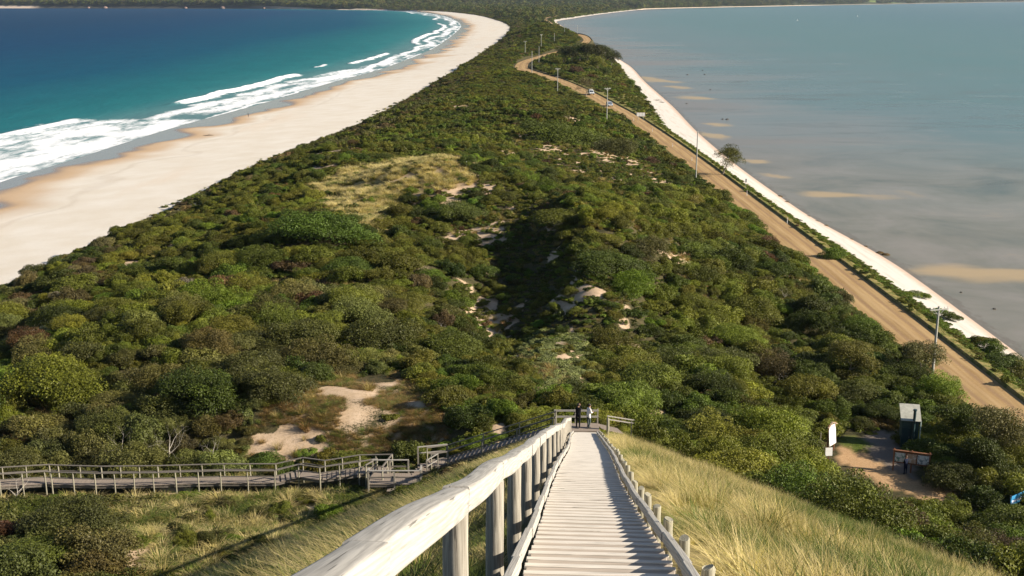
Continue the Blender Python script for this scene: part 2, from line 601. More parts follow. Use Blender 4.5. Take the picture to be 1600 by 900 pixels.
w_sand = np.maximum(w_sand, w_left * sstep(0.05, 0.32, fbm(fx / 2.4, fy / 2.4, 63, 3)) * 0.95)
w_grass = np.clip(np.maximum.reduce([w_left * 0.35, w_ridge * 0.4, gold(fx, fy).astype(float), w_mound * 0.9]), 0, 1)
w_path = np.maximum.reduce([soft(Z_PATH, fx, fy, 0.5, 2), soft(Z_PATH2, fx, fy, 0.5, 2)])
w_spur = soft(Z_SPUR, fx, fy, 0.4, 2)
w_lawn = soft(Z_LAWN, fx, fy, 0.4, 2)
seaside = fx - XO(fy)                       # metres inland of the ocean water line
bayside = XS(fy) - fx
verge = ((fx > RC(fy) - 6.5) & (fx < verge_x(fy) + 0.8)).astype(float) * (fy < 560)
dune = ((fx > XE(fy) - 0.5 + 1.5 * fbm(fx / 5, fy / 9, 15, 3)) & (fx < verge_x(fy) + 0.3 + 0.9 * fbm(fx / 2, fy / 3, 16, 3))).astype(float)

V = np.stack([fx, fy, TZ.ravel()], 1)

t = NT('dune_ground')
P = t.pos()
n1 = t.noise(P, 0.9, 6, 0.6); n2 = t.noise(P, 6.0, 5, 0.6); n3 = t.noise(P, 0.12, 4)
# ocean beach sand
sea = t.attr('sea'); bay = t.attr('bay')
pl = t.noise(t.pos((0.035, 0.010, 0.0)), 1.0, 4, 0.55)
cusp = t.noise(t.pos((0.02, 0.022, 0.0)), 1.0, 2, 0.5)
seaw = t.math('ADD', sea, t.math('MULTIPLY', t.math('SUBTRACT', pl, 0.5), 16.0))
seaw = t.math('ADD', seaw, t.math('MULTIPLY', t.math('SUBTRACT', cusp, 0.5), 46.0))
damp = t.smooth(seaw, 30.0, 16.0)
wet = t.smooth(seaw, 18.0, 12.0)
dry = t.mix(t.ramp(n3, [(0.35, 0.0), (0.7, 1.0)]), (0.675, 0.61, 0.515), (0.74, 0.69, 0.615))
streak = t.noise(t.pos((0.05, 0.008, 0.0)), 1.0, 5, 0.6)
dry = t.mix(t.ramp(streak, [(0.56, 0.0), (0.72, 0.55)]), dry, (0.68, 0.55, 0.42))
sandc = t.mix(damp, dry, (0.52, 0.37, 0.235))
wrk = t.math('MULTIPLY', t.smooth(seaw, 33.5, 31.5), t.smooth(seaw, 29.5, 31.0))
sandc = t.mix(t.math('MULTIPLY', wrk, t.ramp(n2, [(0.45, 0.0), (0.62, 0.4)])), sandc, (0.33, 0.24, 0.16))
sandc = t.mix(wet, sandc, (0.20, 0.155, 0.13))
# bay beach, shell white with lines of weed
line = t.noise(t.pos((0.9, 0.07, 0.0)), 1.0, 4, 0.6)
bsand = t.mix(t.ramp(line, [(0.5, 0.0), (0.68, 0.5)]), (0.585, 0.55, 0.505), (0.40, 0.33, 0.26))
bsand = t.mix(t.ramp(n2, [(0.6, 0.0), (0.74, 0.4)]), bsand, (0.38, 0.29, 0.21))
bw_ = t.math('ADD', bay, t.math('MULTIPLY', t.math('SUBTRACT', n1, 0.5), 1.6))
bsand = t.mix(t.smooth(bw_, 2.4, 0.4), bsand, (0.50, 0.38, 0.30))
isbay = t.attr('isbay')
beach = t.mix(isbay, sandc, bsand)
# dune soil
soil = t.mix(t.ramp(n1, [(0.35, 0.0), (0.65, 1.0)]), (0.030, 0.033, 0.014), (0.085, 0.072, 0.034))
soil = t.mix(t.ramp(n2, [(0.5, 0.0), (0.75, 0.6)]), soil, (0.17, 0.125, 0.07))
dsand = t.mix(t.ramp(n1, [(0.4, 0.0), (0.65, 1.0)]), (0.44, 0.325, 0.215), (0.55, 0.42, 0.30))
dsand = t.mix(t.ramp(n2, [(0.54, 0.0), (0.7, 0.8)]), dsand, (0.24, 0.175, 0.105))
sm = t.math('ADD', t.attr('sand'), t.math('MULTIPLY', t.math('SUBTRACT', n2, 0.5), 0.9))
grs = t.mix(t.ramp(n1, [(0.4, 0.0), (0.6, 1.0)]), (0.20, 0.165, 0.06), (0.32, 0.25, 0.11))
soil = t.mix(t.attr('grassy'), soil, grs)
soil = t.mix(t.smooth(sm, 0.35, 0.6), soil, dsand)
vg = t.mix(t.ramp(n1, [(0.38, 0.0), (0.6, 1.0)]), (0.10, 0.125, 0.03), (0.27, 0.21, 0.085))
soil = t.mix(t.attr('verge'), soil, vg)
gp = t.mix(t.ramp(n2, [(0.35, 0.0), (0.7, 1.0)]), (0.38, 0.235, 0.12), (0.50, 0.335, 0.19))
soil = t.mix(t.attr('gravel'), soil, gp)
soil = t.mix(t.attr('spur'), soil, t.mix(n2, (0.13, 0.105, 0.085), (0.22, 0.185, 0.155)))  # path spur coloured darker to stand for the tree shade lying on it
soil = t.mix(t.attr('lawn'), soil, t.mix(n2, (0.08, 0.105, 0.02), (0.16, 0.18, 0.045)))
col = t.mix(t.attr('dune'), beach, soil)
notdune = t.math('SUBTRACT', 1.0, t.attr('dune'))
notbay = t.math('SUBTRACT', 1.0, isbay)
wetm = t.math('MULTIPLY', t.math('MULTIPLY', wet, notdune), notbay)
rough = t.math('SUBTRACT', 0.9, t.math('MULTIPLY', wetm, 0.78))
hgt = t.math('ADD', t.math('MULTIPLY', n2, 0.4), n1)
b = t.bsdf(col, rough, 0.25, hgt, 0.4, 0.12)
t.l(t.math('ADD', 0.12, t.math('MULTIPLY', wetm, 0.5)), b.inputs['Specular IOR Level'])
bn = b.inputs['Normal'].links[0].from_node
t.l(t.math('MULTIPLY', t.math('SUBTRACT', 1.0, wetm), 0.4), bn.inputs['Strength'])
M_GROUND = t.done(b)

me = np_mesh('terrain', V, grid_faces(*TX.shape), [M_GROUND], True, dict(
    sea=seaside, bay=bayside, isbay=(fx > RC(fy)).astype(float), dune=dune, sand=w_sand, grassy=w_grass, verge=verge,
    gravel=w_path, spur=w_spur, lawn=w_lawn))
o = link(bpy.data.objects.new('terrain', me)); o['kind'] = 'structure'

# ------------------------------------------------------------------ dirt road
ry = rows(-60.0, 2600.0, 1.2, 0.004, 200)
un = np.linspace(-3.25, 3.2, 15)
c = RC(ry)
RX = c[:, None] + un[None, :] * (1 + 0.03 * fbm(ry / 9, ry * 0, 90, 2)[:, None])
wide = sstep(560, 590, ry) * (1 - sstep(690, 720, ry))
RX = c[:, None] + un[None, :] * (1 + 0.35 * wide[:, None]) + 0.12 * fbm(ry / 4, ry * 0, 91, 3)[:, None]
RY = np.repeat(ry[:, None], 15, 1)
RZZ = RZ(ry)[:, None] + 0.03 + 0.06 * (1 - (un / 3.3) ** 2)[None, :] - 0.03 * np.exp(-((np.abs(un) - 1.25) / 0.35) ** 2)[None, :]
RZZ = RZZ + 0.012 * fbm(RX / 0.8, RY / 3, 92, 2)
t = NT('dirt_road')
off = t.attr('off')
n1 = t.noise(t.pos((1.2, 0.06, 0)), 1.0, 5, 0.6); n2 = t.noise(t.pos(), 3.5, 6, 0.65)
col = t.mix(t.ramp(n1, [(0.35, 0.0), (0.66, 1.0)]), (0.31, 0.20, 0.092), (0.44, 0.305, 0.152))
ab = t.math('ABSOLUTE', off)
trk = t.math('ABSOLUTE', t.math('SUBTRACT', ab, 1.3))
col = t.mix(t.math('MULTIPLY', t.smooth(trk, 0.5, 0.1), 0.75), col, (0.27, 0.175, 0.10))
col = t.mix(t.math('MULTIPLY', t.smooth(ab, 0.5, 0.0), 0.35), col, (0.52, 0.37, 0.21))
col = t.mix(t.ramp(n2, [(0.55, 0.0), (0.75, 0.5)]), col, (0.50, 0.36, 0.22))
M_ROAD = t.done(t.bsdf(col, 0.95, 0.1, n2, 0.5, 0.04))
me = np_mesh('road', np.stack([RX.ravel(), RY.ravel(), RZZ.ravel()], 1), grid_faces(*RX.shape), [M_ROAD], True,
             dict(off=np.repeat(un[None, :], len(ry), 0).ravel()))
o = link(bpy.data.objects.new('road', me)); o['kind'] = 'structure'

# ------------------------------------------------------------------ ocean with surf
wy = rows(-250.0, 6500.0, 2.0, 0.0036, 450)
dd = np.concatenate([np.linspace(-14, 78, 116), 78 + np.geomspace(2, 9000, 44)])
WD = np.repeat(dd[None, :], len(wy), 0)
WY = np.repeat(wy[:, None], len(dd), 1)
s = WY; d = WD
swash = 4.5 * fbm(s / 26, s * 0, 101, 3) + 1.5 * fbm(s / 7, s * 0, 102, 2)
foam = np.zeros_like(d)
crest = np.zeros_like(d)
f_edge = np.exp(-((d + 3 - swash) / 1.6) ** 2) * 1.0
foam = np.maximum(foam, f_edge)


def bore(d0, w, s0, s1, fade, seed, amp, wave=45, back=0.0, h=0.0):
    global foam, crest
    c0 = d0 + wave * 0.10 * fbm(s / wave, s * 0, seed, 3) + 1.2 * fbm(s / 6, s * 0, seed + 7, 2)
    g = sstep(s0 - fade, s0 + fade, s) * (1 - sstep(s1 - fade, s1 + fade, s))
    e = d - c0
    prof = np.where(e < 0, np.exp(-(e / (w + back)) ** 2), np.exp(-(e / (w * 0.7)) ** 2))
    foam = np.maximum(foam, g * amp * prof)
    if h:
        crest = np.maximum(crest, g * h * np.exp(-((e + 0.5) / 2.2) ** 2))


# nearest wash, broad and lacy
wash = sstep(-8, 2, d - swash) * (1 - sstep(40, 55, d + 7 * fbm(s / 22, d / 14, 111, 3)))
near_w = (1 - sstep(425, 455, s))
foam = np.maximum(foam, wash * near_w * (0.80 + 0.42 * fbm(s / 14, d / 6, 113, 4)))
bore(47, 5.5, -200, 440, 14, 120, 0.90, 40, 6, 0.5)
bore(20, 5.0, 430, 500, 20, 121, 0.85, 40, 4, 0.25)
# breaker further along
bore(33, 4.0, 500, 690, 10, 122, 1.0, 60, 3, 1.3)
wash2 = sstep(-8, 2, d - swash) * (1 - sstep(18, 31, d + 6 * fbm(s / 24, d / 10, 131, 3))) * sstep(435, 470, s) * (1 - sstep(730, 800, s))
foam = np.maximum(foam, wash2 * (0.76 + 0.42 * fbm(s / 16, d / 6, 132, 4)))
bore(11, 3.0, 640, 1150, 40, 124, 0.95, 90, 3, 0.3)
bore(24, 3.4, 800, 960, 15, 125, 1.0, 70, 2, 0.7)
bore(40, 2.0, 760, 800, 8, 126, 0.9, 70, 1, 0.5)
bore(30, 4.0, 1120, 2050, 60, 127, 1.0, 160, 4, 0.8)
bore(12, 4.0, 1100, 2600, 60, 128, 0.9, 160, 4, 0.3)
bore(25, 5.0, 2300, 3600, 120, 133, 0.9, 300, 5, 0)
bore(70, 2.0, 368, 382, 3, 137, 0.85, 70, 1, 0.4)
wash3 = sstep(-8, 2, d - swash) * (1 - sstep(10, 24, d + 7 * fbm(s / 60, d / 12, 151, 3))) * sstep(700, 820, s)
foam = np.maximum(foam, wash3 * (0.62 + 0.6 * fbm(s / 40, d / 7, 152, 4)))
gapn = 0.7 + 0.7 * vnoise(s / 35, d / 12, 141)
foam = np.clip(foam * np.clip(gapn, 0.75, 1.0), 0, 1)
lapz = np.interp(d, [-14, -2, 5, 40], [0.30, 0.10, 0.03, 0.0])
ocz = lapz + crest + 0.10 * fbm(s / 14, d / 14, 151, 2) * sstep(25, 70, d)
V = np.stack([(XO(WY) - WD).ravel(), WY.ravel(), ocz.ravel()], 1)

t = NT('ocean_water')
dist = t.attr('off'); fm = t.attr('foam')
P = t.pos()
patch = t.noise(t.pos((0.0022, 0.0006, 0)), 1.0, 3, 0.5)
dw = t.math('ADD', dist, t.math('MULTIPLY', t.math('SUBTRACT', patch, 0.5), 260.0))
dw = t.math('DIVIDE', dw, 700.0, True)
col = t.ramp(dw, [(0.0, (0.030, 0.190, 0.200)), (0.12, (0.010, 0.128, 0.152)), (0.28, (0.002, 0.070, 0.128)), (0.6, (0.001, 0.044, 0.110)), (1.0, (0.001, 0.036, 0.095))])
shal = t.smooth(dist, 55.0, 5.0)
col = t.mix(t.math('MULTIPLY', shal, 0.75), col, (0.15, 0.23, 0.24))
ripple = t.noise(t.pos((0.06, 0.025, 0)), 1.0, 6, 0.62)
chop = t.noise(t.pos((0.35, 0.13, 0)), 1.0, 5, 0.6)
col = t.mix(t.ramp(ripple, [(0.35, 0.35), (0.65, 0.0)]), col, t.mix(1.0, col, (0.55, 0.6, 0.7), 'MULTIPLY'))
lace = t.noise(t.pos((0.35, 0.12, 0)), 1.0, 6, 0.7, 1.2)
vor = t.n('TexVoronoi', feature='DISTANCE_TO_EDGE'); vor.inputs['Scale'].default_value = 1.0
t.l(t.pos((0.22, 0.09, 0)), vor.inputs['Vector'])
lc = t.math('ADD', t.math('MULTIPLY', lace, 1.1), t.math('MULTIPLY', t.math('SUBTRACT', 0.25, vor.outputs[0]), 0.5))
fk = t.smooth(t.math('SUBTRACT', t.math('MULTIPLY', fm, 1.26), lc), -0.14, 0.46)
fcol = t.mix(fk, col, (0.80, 0.82, 0.85))
hw = t.math('ADD', t.math('MULTIPLY', ripple, 1.6), t.math('MULTIPLY', chop, 0.5))
M_OCEAN = t.done(t.water(fcol, hw, 0.55, 0.8, 0.26, 0.015, 0.075, fk))
me = np_mesh('ocean', V, grid_faces(*WD.shape)[:, ::-1], [M_OCEAN], True, dict(off=WD.ravel(), foam=foam.ravel()))
o = link(bpy.data.objects.new('ocean_water', me)); o['kind'] = 'structure'

# ------------------------------------------------------------------ bay with sand bars
by_ = rows(-250.0, 14000.0, 2.5, 0.006, 300)
bd = np.concatenate([np.linspace(-8, 90, 60), 90 + np.geomspace(2, 16000, 70)])
BD = np.repeat(bd[None, :], len(by_), 0)
BY = np.repeat(by_[:, None], len(bd), 1)
BX = np.minimum(XS(BY), 480 + 0 * BY) + BD
bar = np.zeros_like(BX)
for px, py, hw, hh in [(1030, 126, 30, 4), (1063, 137, 22, 3), (1088, 153, 34, 4), (1120, 195, 28, 4), (1115, 212, 26, 7), (1183, 252, 22, 4),
                       (1212, 275, 32, 5), (1290, 303, 60, 6), (1535, 427, 130, 14), (1010, 122, 22, 3), (1370, 308, 60, 4), (1440, 470, 60, 6)]:
    c0 = up(px, py, 0); e = up(px + hw, py, 0); f = up(px, py - hh, 0)
    ax = abs(e.x - c0.x); ay = abs(f.y - c0.y)
    nx = BX + 0.35 * ax * fbm(BX / ax * 1.3, BY / ay * 1.3, int(px), 3)
    ny = BY + 0.5 * ay * fbm(BX / ax * 1.3, BY / ay * 1.3, int(px) + 3, 3)
    shear = (nx - c0.x) / ax
    r2 = shear ** 2 + ((ny - c0.y) / ay + 0.35 * shear) ** 2
    bar = np.maximum(bar, np.exp(-r2 ** 1.3 * 1.1) * (0.55 if px in (1370, 1440) else 1.0))
V = np.stack([BX.ravel(), BY.ravel(), np.zeros(BX.size)], 1)
t = NT('bay_water')
dist = t.attr('off'); br = t.attr('bar')
st = t.noise(t.pos((0.0045, 0.011, 0)), 1.0, 5, 0.62, 0.6)
st2 = t.noise(t.pos((0.02, 0.05, 0)), 1.0, 5, 0.65, 0.8)
wd = t.math('ADD', dist, t.math('MULTIPLY', t.math('SUBTRACT', st, 0.5), 240.0))
wd = t.math('DIVIDE', wd, 800.0, True)
col = t.ramp(wd, [(0.0, (0.215, 0.200, 0.185)), (0.04, (0.185, 0.21, 0.21)), (0.10, (0.115, 0.185, 0.195)), (0.28, (0.068, 0.168, 0.170)), (1.0, (0.042, 0.146, 0.156))])
weed = t.ramp(st2, [(0.54, 0.0), (0.66, 0.55)])
weed = t.math('MULTIPLY', weed, t.smooth(dist, 700.0, 30.0))
col = t.mix(weed, col, (0.10, 0.115, 0.105))
col = t.mix(t.ramp(st2, [(0.30, 0.35), (0.44, 0.0)]), col, (0.26, 0.255, 0.25))
sepy = t.n('SeparateXYZ'); t.l(t.pos(), sepy.inputs[0])
mot = t.noise(t.pos((0.035, 0.03, 0)), 1.0, 5, 0.62, 0.5)
mk = t.math('MULTIPLY', t.smooth(sepy.outputs['Y'], 430.0, 220.0), t.smooth(dist, 210.0, 50.0))
col = t.mix(t.math('MULTIPLY', mk, 0.8), col, t.ramp(mot, [(0.32, (0.10, 0.11, 0.075)), (0.48, (0.20, 0.185, 0.13)), (0.62, (0.27, 0.24, 0.19)), (0.72, (0.38, 0.29, 0.17))]))
farb = t.math('MULTIPLY', t.ramp(st, [(0.42, 0.0), (0.62, 0.55)]), t.smooth(dist, 300.0, 900.0))
col = t.mix(farb, col, (0.055, 0.12, 0.165))
brn = t.math('ADD', br, t.math('MULTIPLY', t.math('SUBTRACT', st2, 0.5), 1.1))
col = t.mix(t.math('MULTIPLY', t.smooth(brn, 0.2, 1.0), 0.9), col, (0.47, 0.34, 0.17))
edge = t.noise(t.pos((0.6, 0.25, 0)), 1.0, 5, 0.6)
wl = t.math('ADD', dist, t.math('MULTIPLY', t.math('SUBTRACT', edge, 0.5), 7.0))
wline = t.math('MULTIPLY', t.smooth(wl, 1.8, 0.4), t.smooth(wl, -1.2, 0.2))
col = t.mix(t.math('MULTIPLY', wline, 0.5), col, (0.14, 0.105, 0.07))
rp = t.noise(t.pos((0.25, 0.6, 0)), 1.0, 5, 0.6)
M_BAY = t.done(t.water(col, rp, 0.3, 0.2, 0.22, 0.055, 0.42))
me = np_mesh('bay', V, grid_faces(*BD.shape), [M_BAY], True, dict(off=BD.ravel(), bar=bar.ravel()))
o = link(bpy.data.objects.new('bay_water', me)); o['kind'] = 'structure'

# ------------------------------------------------------------------ far shore
YC = curve([(-9000, 5400), (-2300, 4720), (-1100, 4490), (-700, 4300), (-600, 4120), (440, 4120), (480, 4290), (1200, 5560), (2500, 7500), (4384, 10100), (9000, 15000)])


def HF(x, y):
    dc = y - YC(x)
    wob = fbm(x / 420, y / 500, 201, 4)
    slope = np.interp(x, [-9000, -500, 300, 1200, 3000, 9000], [0.10, 0.085, 0.05, 0.028, 0.03, 0.03])
    z = np.where(dc < 0, dc * 0.1, np.minimum(dc * 0.12, 3.5))
    z = z + np.maximum(dc - 30, 0) * slope * (1 + 0.5 * wob)
    cliff = np.interp(x, [-2600, -2000, -900, -700], [5, 9, 9, 0]) * sstep(2, 14, dc)
    z = z + cliff + 8 * fbm(x / 90, y / 120, 203, 3) * sstep(40, 200, dc)
    return 190 * (1 - np.exp(-np.maximum(z, 0) / 190)) + np.minimum(z, 0)


fxs = np.concatenate([np.linspace(-9000, -2600, 40), np.linspace(-2560, 1600, 190), np.linspace(1650, 9000, 90)])
fv = np.concatenate([np.linspace(-60, 120, 26), 120 + np.geomspace(12, 6000, 46)])
FX = np.repeat(fxs[:, None], len(fv), 1)
FY = YC(fxs)[:, None] + fv[None, :]
FZ = HF(FX, FY)
field = np.zeros_like(FX)
FIELDS = [(-90, 5080, 60, 260), (30, 5300, 70, 200), (-690, 5200, 60, 150), (2330, 7800, 130, 420)]
for cx, cy, rx, r_y in FIELDS:
    field = np.maximum(field, np.exp(-(((FX - cx) / rx) ** 2 + ((FY - cy) / r_y) ** 2) ** 2))
t = NT('far_hill_ground')
n = t.noise(t.pos(), 0.02, 5)
dc = t.attr('dc')
sh = t.math('ADD', dc, t.math('MULTIPLY', t.math('SUBTRACT', n, 0.5), 16.0))
col = t.mix(t.ramp(n, [(0.35, 0.0), (0.65, 1.0)]), (0.045, 0.058, 0.028), (0.095, 0.10, 0.045))
col = t.mix(t.attr('field'), col, (0.20, 0.27, 0.055))
col = t.mix(t.smooth(sh, 24.0, 12.0), col, t.mix(t.attr('sandy'), (0.055, 0.055, 0.045), (0.66, 0.54, 0.43)))
M_HILL = t.done(t.bsdf(col, 0.95, 0.1))
sandy = np.interp(FX, [-2300, -1900, -1850, -1000, -760, 1500, 1700, 9000], [0.8, 0.8, 0.0, 0.0, 1, 1, 0.5, 0.2])
me = np_mesh('far_hills', np.stack([FX.ravel(), FY.ravel(), FZ.ravel()], 1), grid_faces(*FX.shape)[:, ::-1], [M_HILL], True,
             dict(dc=(FY - YC(FX)).ravel(), field=field.ravel(), sandy=sandy.ravel()))
o = link(bpy.data.objects.new('hills', me)); o['kind'] = 'structure'

# sea bed far under everything, reaching the horizon
me = np_mesh('seabed', [(-30000, -30000, -7), (30000, -30000, -7), (30000, 40000, -7), (-30000, 40000, -7)], [(0, 1, 2, 3)],
             [paint('sea_bed_sand', (0.03, 0.08, 0.10), 0.9)])
o = link(bpy.data.objects.new('seabed_ground', me)); o['kind'] = 'structure'
# ------------------------------------------------------------------ plant prototypes (meshes only, placed many times)
def leaf_cloud(seed, n, lumps, leaf, jit=0.75, aspect=0.6, updir=0.35, bottom=-0.25):
    """lumps: (cx, cy, cz, rx, rz); leaves are small rhombs spread through the outer part of each lump"""
    r = np.random.default_rng(seed)
    L = np.array(lumps, float)
    area = L[:, 3] ** 2
    which = r.choice(len(L), n, p=area / area.sum())
    d = r.normal(size=(n, 3)); d /= np.linalg.norm(d, axis=1)[:, None]
    d[:, 2] = np.where(d[:, 2] < bottom, -d[:, 2] * 0.9, d[:, 2])
    rad = 1 - np.abs(r.normal(0, 0.17, n))
    ctr = L[which][:, :3]
    sc = np.stack([L[which][:, 3], L[which][:, 3], L[which][:, 4]], 1)
    bumpy = 1 + 0.22 * fbm(d[:, 0] * 3 + which * 3.1, d[:, 1] * 3 + d[:, 2] * 2.3, seed, 3)
    p = ctr + d * sc * (rad * bumpy)[:, None]
    p[:, 2] = np.maximum(p[:, 2], 0.02)
    nn = d / sc; nn /= np.linalg.norm(nn, axis=1)[:, None]
    nn = nn + r.normal(size=(n, 3)) * jit + np.array([0, 0, updir])
    nn /= np.linalg.norm(nn, axis=1)[:, None]
    a = np.cross(nn, r.normal(size=(n, 3))); a /= np.linalg.norm(a, axis=1)[:, None]
    b = np.cross(nn, a)
    s = leaf * r.uniform(0.6, 1.5, n)
    a = a * s[:, None]; b = b * (s * aspect)[:, None]
    ltone = r.normal(0, 0.20, len(L))[which]; lhue = np.clip(r.normal(0.25, 0.35, len(L)), 0, 1)[which]
    V = np.stack([p - a, p - b + a * 0.1, p + a, p + b + a * 0.1], 1).reshape(-1, 3)
    F = np.arange(n * 4).reshape(-1, 4)
    clump = np.repeat(np.clip(0.48 + ltone + 0.25 * fbm(p[:, 0] * 4.0, p[:, 1] * 4.0 + p[:, 2] * 4, seed + 5, 2) + r.normal(0, 0.13, n), 0, 1), 4)
    hue = np.repeat(np.clip(lhue + fbm(p[:, 0] * 2.2 + 5, p[:, 1] * 2.2 + p[:, 2], seed + 9, 2) * 0.8 + r.normal(0, 0.13, n), 0, 1), 4)
    return V, F, clump, hue


def make_proto(name, seed, n, lumps, leaf, **kw):
    V, F, lv, lh = leaf_cloud(seed, n, lumps, leaf, **kw)
    return np_mesh(name, V, F, [M_LEAF], False, dict(lv=lv, lh=lh))


def lumps_dome(seed, k, flat=0.7, spread=0.62):
    r = np.random.default_rng(seed)
    L = [(0.08, 0, 0.22 * flat, 0.62, 0.62 * flat)]
    for i in range(k):
        a = r.uniform(0, 2 * PI); q = (spread + 0.22) * math.sqrt(r.uniform(0.05, 1))
        s = r.uniform(0.17, 0.44)
        cx = q * math.cos(a)
        # shorn by the wind: low on one side, tall and broken on the other
        z = flat * (0.30 + 0.55 * (1 - q * q)) * (1 - 0.38 * cx) * r.uniform(0.75, 1.22) - s * 0.3
        L.append((cx, q * math.sin(a) * r.uniform(0.8, 1.15), max(z, 0.05), s, s * r.uniform(0.6, 0.95)))
    return L


def lumps_rag(seed, k, tall=1.0):
    r = np.random.default_rng(seed)
    L = []
    for i in range(k):
        a = r.uniform(0, 2 * PI); q = 0.8 * math.sqrt(r.uniform(0.02, 1)); s = r.uniform(0.18, 0.36)
        L.append((q * math.cos(a), q * math.sin(a), tall * r.uniform(0.2, 0.85) * (1 - 0.4 * q), s, s * 0.9))
    return L


def lumps_mat(seed, k):
    r = np.random.default_rng(seed)
    L = []
    for i in range(k):
        a = r.uniform(0, 2 * PI); q = 0.85 * math.sqrt(r.uniform(0, 1)); s = r.uniform(0.2, 0.4)
        L.append((q * math.cos(a), q * math.sin(a), 0.12, s, s * 0.7))
    return L


BIG, SMALL = {}, {}
for i in range(4):
    BIG['domed', i] = make_proto('domed_shrub', 300 + i, 10500, lumps_dome(300 + i, 22, 0.72), 0.029)
    SMALL['domed', i] = make_proto('domed_shrub_small', 310 + i, 1500, lumps_dome(310 + i, 10, 0.75), 0.066)
for i in range(3):
    BIG['ragged', i] = make_proto('ragged_shrub', 330 + i, 8500, lumps_rag(330 + i, 22, 1.0), 0.028, jit=1.1, bottom=-0.9)
    SMALL['ragged', i] = make_proto('ragged_shrub_small', 340 + i, 1300, lumps_rag(340 + i, 12, 0.95), 0.066, jit=1.1, bottom=-0.9)
for i in range(3):
    BIG['spreading', i] = make_proto('spreading_shrub', 350 + i, 6500, lumps_mat(350 + i, 20), 0.030, jit=0.9)
    SMALL['spreading', i] = make_proto('spreading_shrub_small', 360 + i, 1000, lumps_mat(360 + i, 11), 0.068, jit=0.9)

HUGE = {('domed', i): make_proto('broad_domed_shrub', 380 + i, 24000, lumps_dome(380 + i, 40, 0.72), 0.018) for i in range(3)}
HUGE.update({('ragged', i): make_proto('broad_ragged_shrub', 390 + i, 20000, lumps_rag(390 + i, 36, 1.0), 0.018, jit=1.1, bottom=-0.9) for i in range(2)})
PROTO = bpy.data.collections.new('plant_prototypes')      # never linked to the scene: only a source for the scattered cover
PIDX = {}


def proto_obj(key, me):
    o = bpy.data.objects.new('%03d_%s' % (len(PIDX), me.name), me)
    PROTO.objects.link(o)
    PIDX[key] = len(PIDX)


for k, me in SMALL.items():
    proto_obj(k, me)
for k, me in BIG.items():
    proto_obj((k[0] + '_big', k[1]), me)


def blades(name, seed, n, length, width, lean, spread, droop=0.5, heads=0.0, seg=3):
    """a tuft of curved blades, swept the way the wind leans them"""
    r = np.random.default_rng(seed)
    a = r.uniform(0, 2 * PI, n); q = spread * np.sqrt(r.uniform(0, 1, n))
    base = np.stack([q * np.cos(a), q * np.sin(a), np.zeros(n) - 0.04], 1)
    dirv = np.stack([np.cos(a) * 0.45 + lean[0] + r.normal(0, 0.22, n), np.sin(a) * 0.45 + lean[1] + r.normal(0, 0.22, n), np.ones(n)], 1)
    dirv /= np.linalg.norm(dirv, axis=1)[:, None]
    L = length * r.uniform(0.5, 1.15, n)
    hor = dirv.copy(); hor[:, 2] = 0
    side = np.stack([-hor[:, 1], hor[:, 0], np.zeros(n)], 1)
    side /= np.maximum(np.linalg.norm(side, axis=1), 1e-6)[:, None]
    rr = r.uniform(-0.9, 0.9, n)[:, None]
    hn = hor / np.maximum(np.linalg.norm(hor, axis=1), 1e-6)[:, None]
    side = side * np.cos(rr) + hn * np.sin(rr) * 0.7
    V, lv = [], []
    tone = np.clip(r.normal(0.5, 0.2, n), 0, 1)
    for k in range(seg + 1):
        u = k / seg
        c = base + dirv * (L * u)[:, None] + hor * (L * droop * u * u)[:, None] - np.array([0, 0, 1]) * (L * droop * 0.45 * u ** 2.2)[:, None]
        w = width * (1 - u * 0.85) * 0.5
        V.append(c - side * w); V.append(c + side * w)
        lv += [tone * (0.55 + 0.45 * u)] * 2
    V = np.stack(V, 1)
    m = 2 * (seg + 1)
    F = []
    idx = np.arange(n)[:, None] * m
    for k in range(seg):
        F.append(idx + np.array([2 * k, 2 * k + 1, 2 * k + 3, 2 * k + 2])[None, :])
    F = np.concatenate(F)
    lv = np.stack(lv, 1).ravel()
    lh = np.repeat(r.uniform(0, 1, n) ** 2, m)
    return np_mesh(name, V.reshape(-1, 3), F, [M_BLADE], False, dict(lv=lv, lh=lh))


for i in range(4):
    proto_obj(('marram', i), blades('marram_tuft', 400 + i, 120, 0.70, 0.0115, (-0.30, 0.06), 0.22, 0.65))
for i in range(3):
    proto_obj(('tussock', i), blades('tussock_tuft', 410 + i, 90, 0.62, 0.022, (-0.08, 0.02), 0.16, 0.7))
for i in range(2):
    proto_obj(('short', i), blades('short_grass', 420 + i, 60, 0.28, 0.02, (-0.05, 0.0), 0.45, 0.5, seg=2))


def lumps_tree(seed, k, tall):
    r = np.random.default_rng(seed)
    L = []
    for i in range(k):
        a = r.uniform(0, 2 * PI); z = r.uniform(0.3, 1.0); q = 0.42 * (1 - 0.55 * abs(z - 0.55) / 0.5) * math.sqrt(r.uniform(0, 1)); s = r.uniform(0.12, 0.21)
        L.append((q * math.cos(a), q * math.sin(a), tall * z, s, s * 0.85))
    return L


def far_tree(name, seed):
    V, F, lv, lh = leaf_cloud(seed, 420, lumps_tree(seed, 9, 1.0), 0.06, jit=0.9, bottom=-0.8)
    mb = []
    V2 = np.array([(-.018, 0, 0), (.018, 0, 0), (.01, 0, .8), (-.01, 0, .8), (0, -.018, 0), (0, .018, 0), (0, .01, .8), (0, -.01, .8)])
    F2 = np.array([[0, 1, 2, 3], [4, 5, 6, 7]]) + len(V)
    return np_mesh(name, np.concatenate([V, V2]), np.concatenate([F, F2]), [M_LEAF], False,
                   dict(lv=np.concatenate([lv, np.full(8, 0.9)]), lh=np.concatenate([lh, np.full(8, 1.0)])))


for i in range(4):
    proto_obj(('gum', i), far_tree('far_gum_tree', 430 + i))


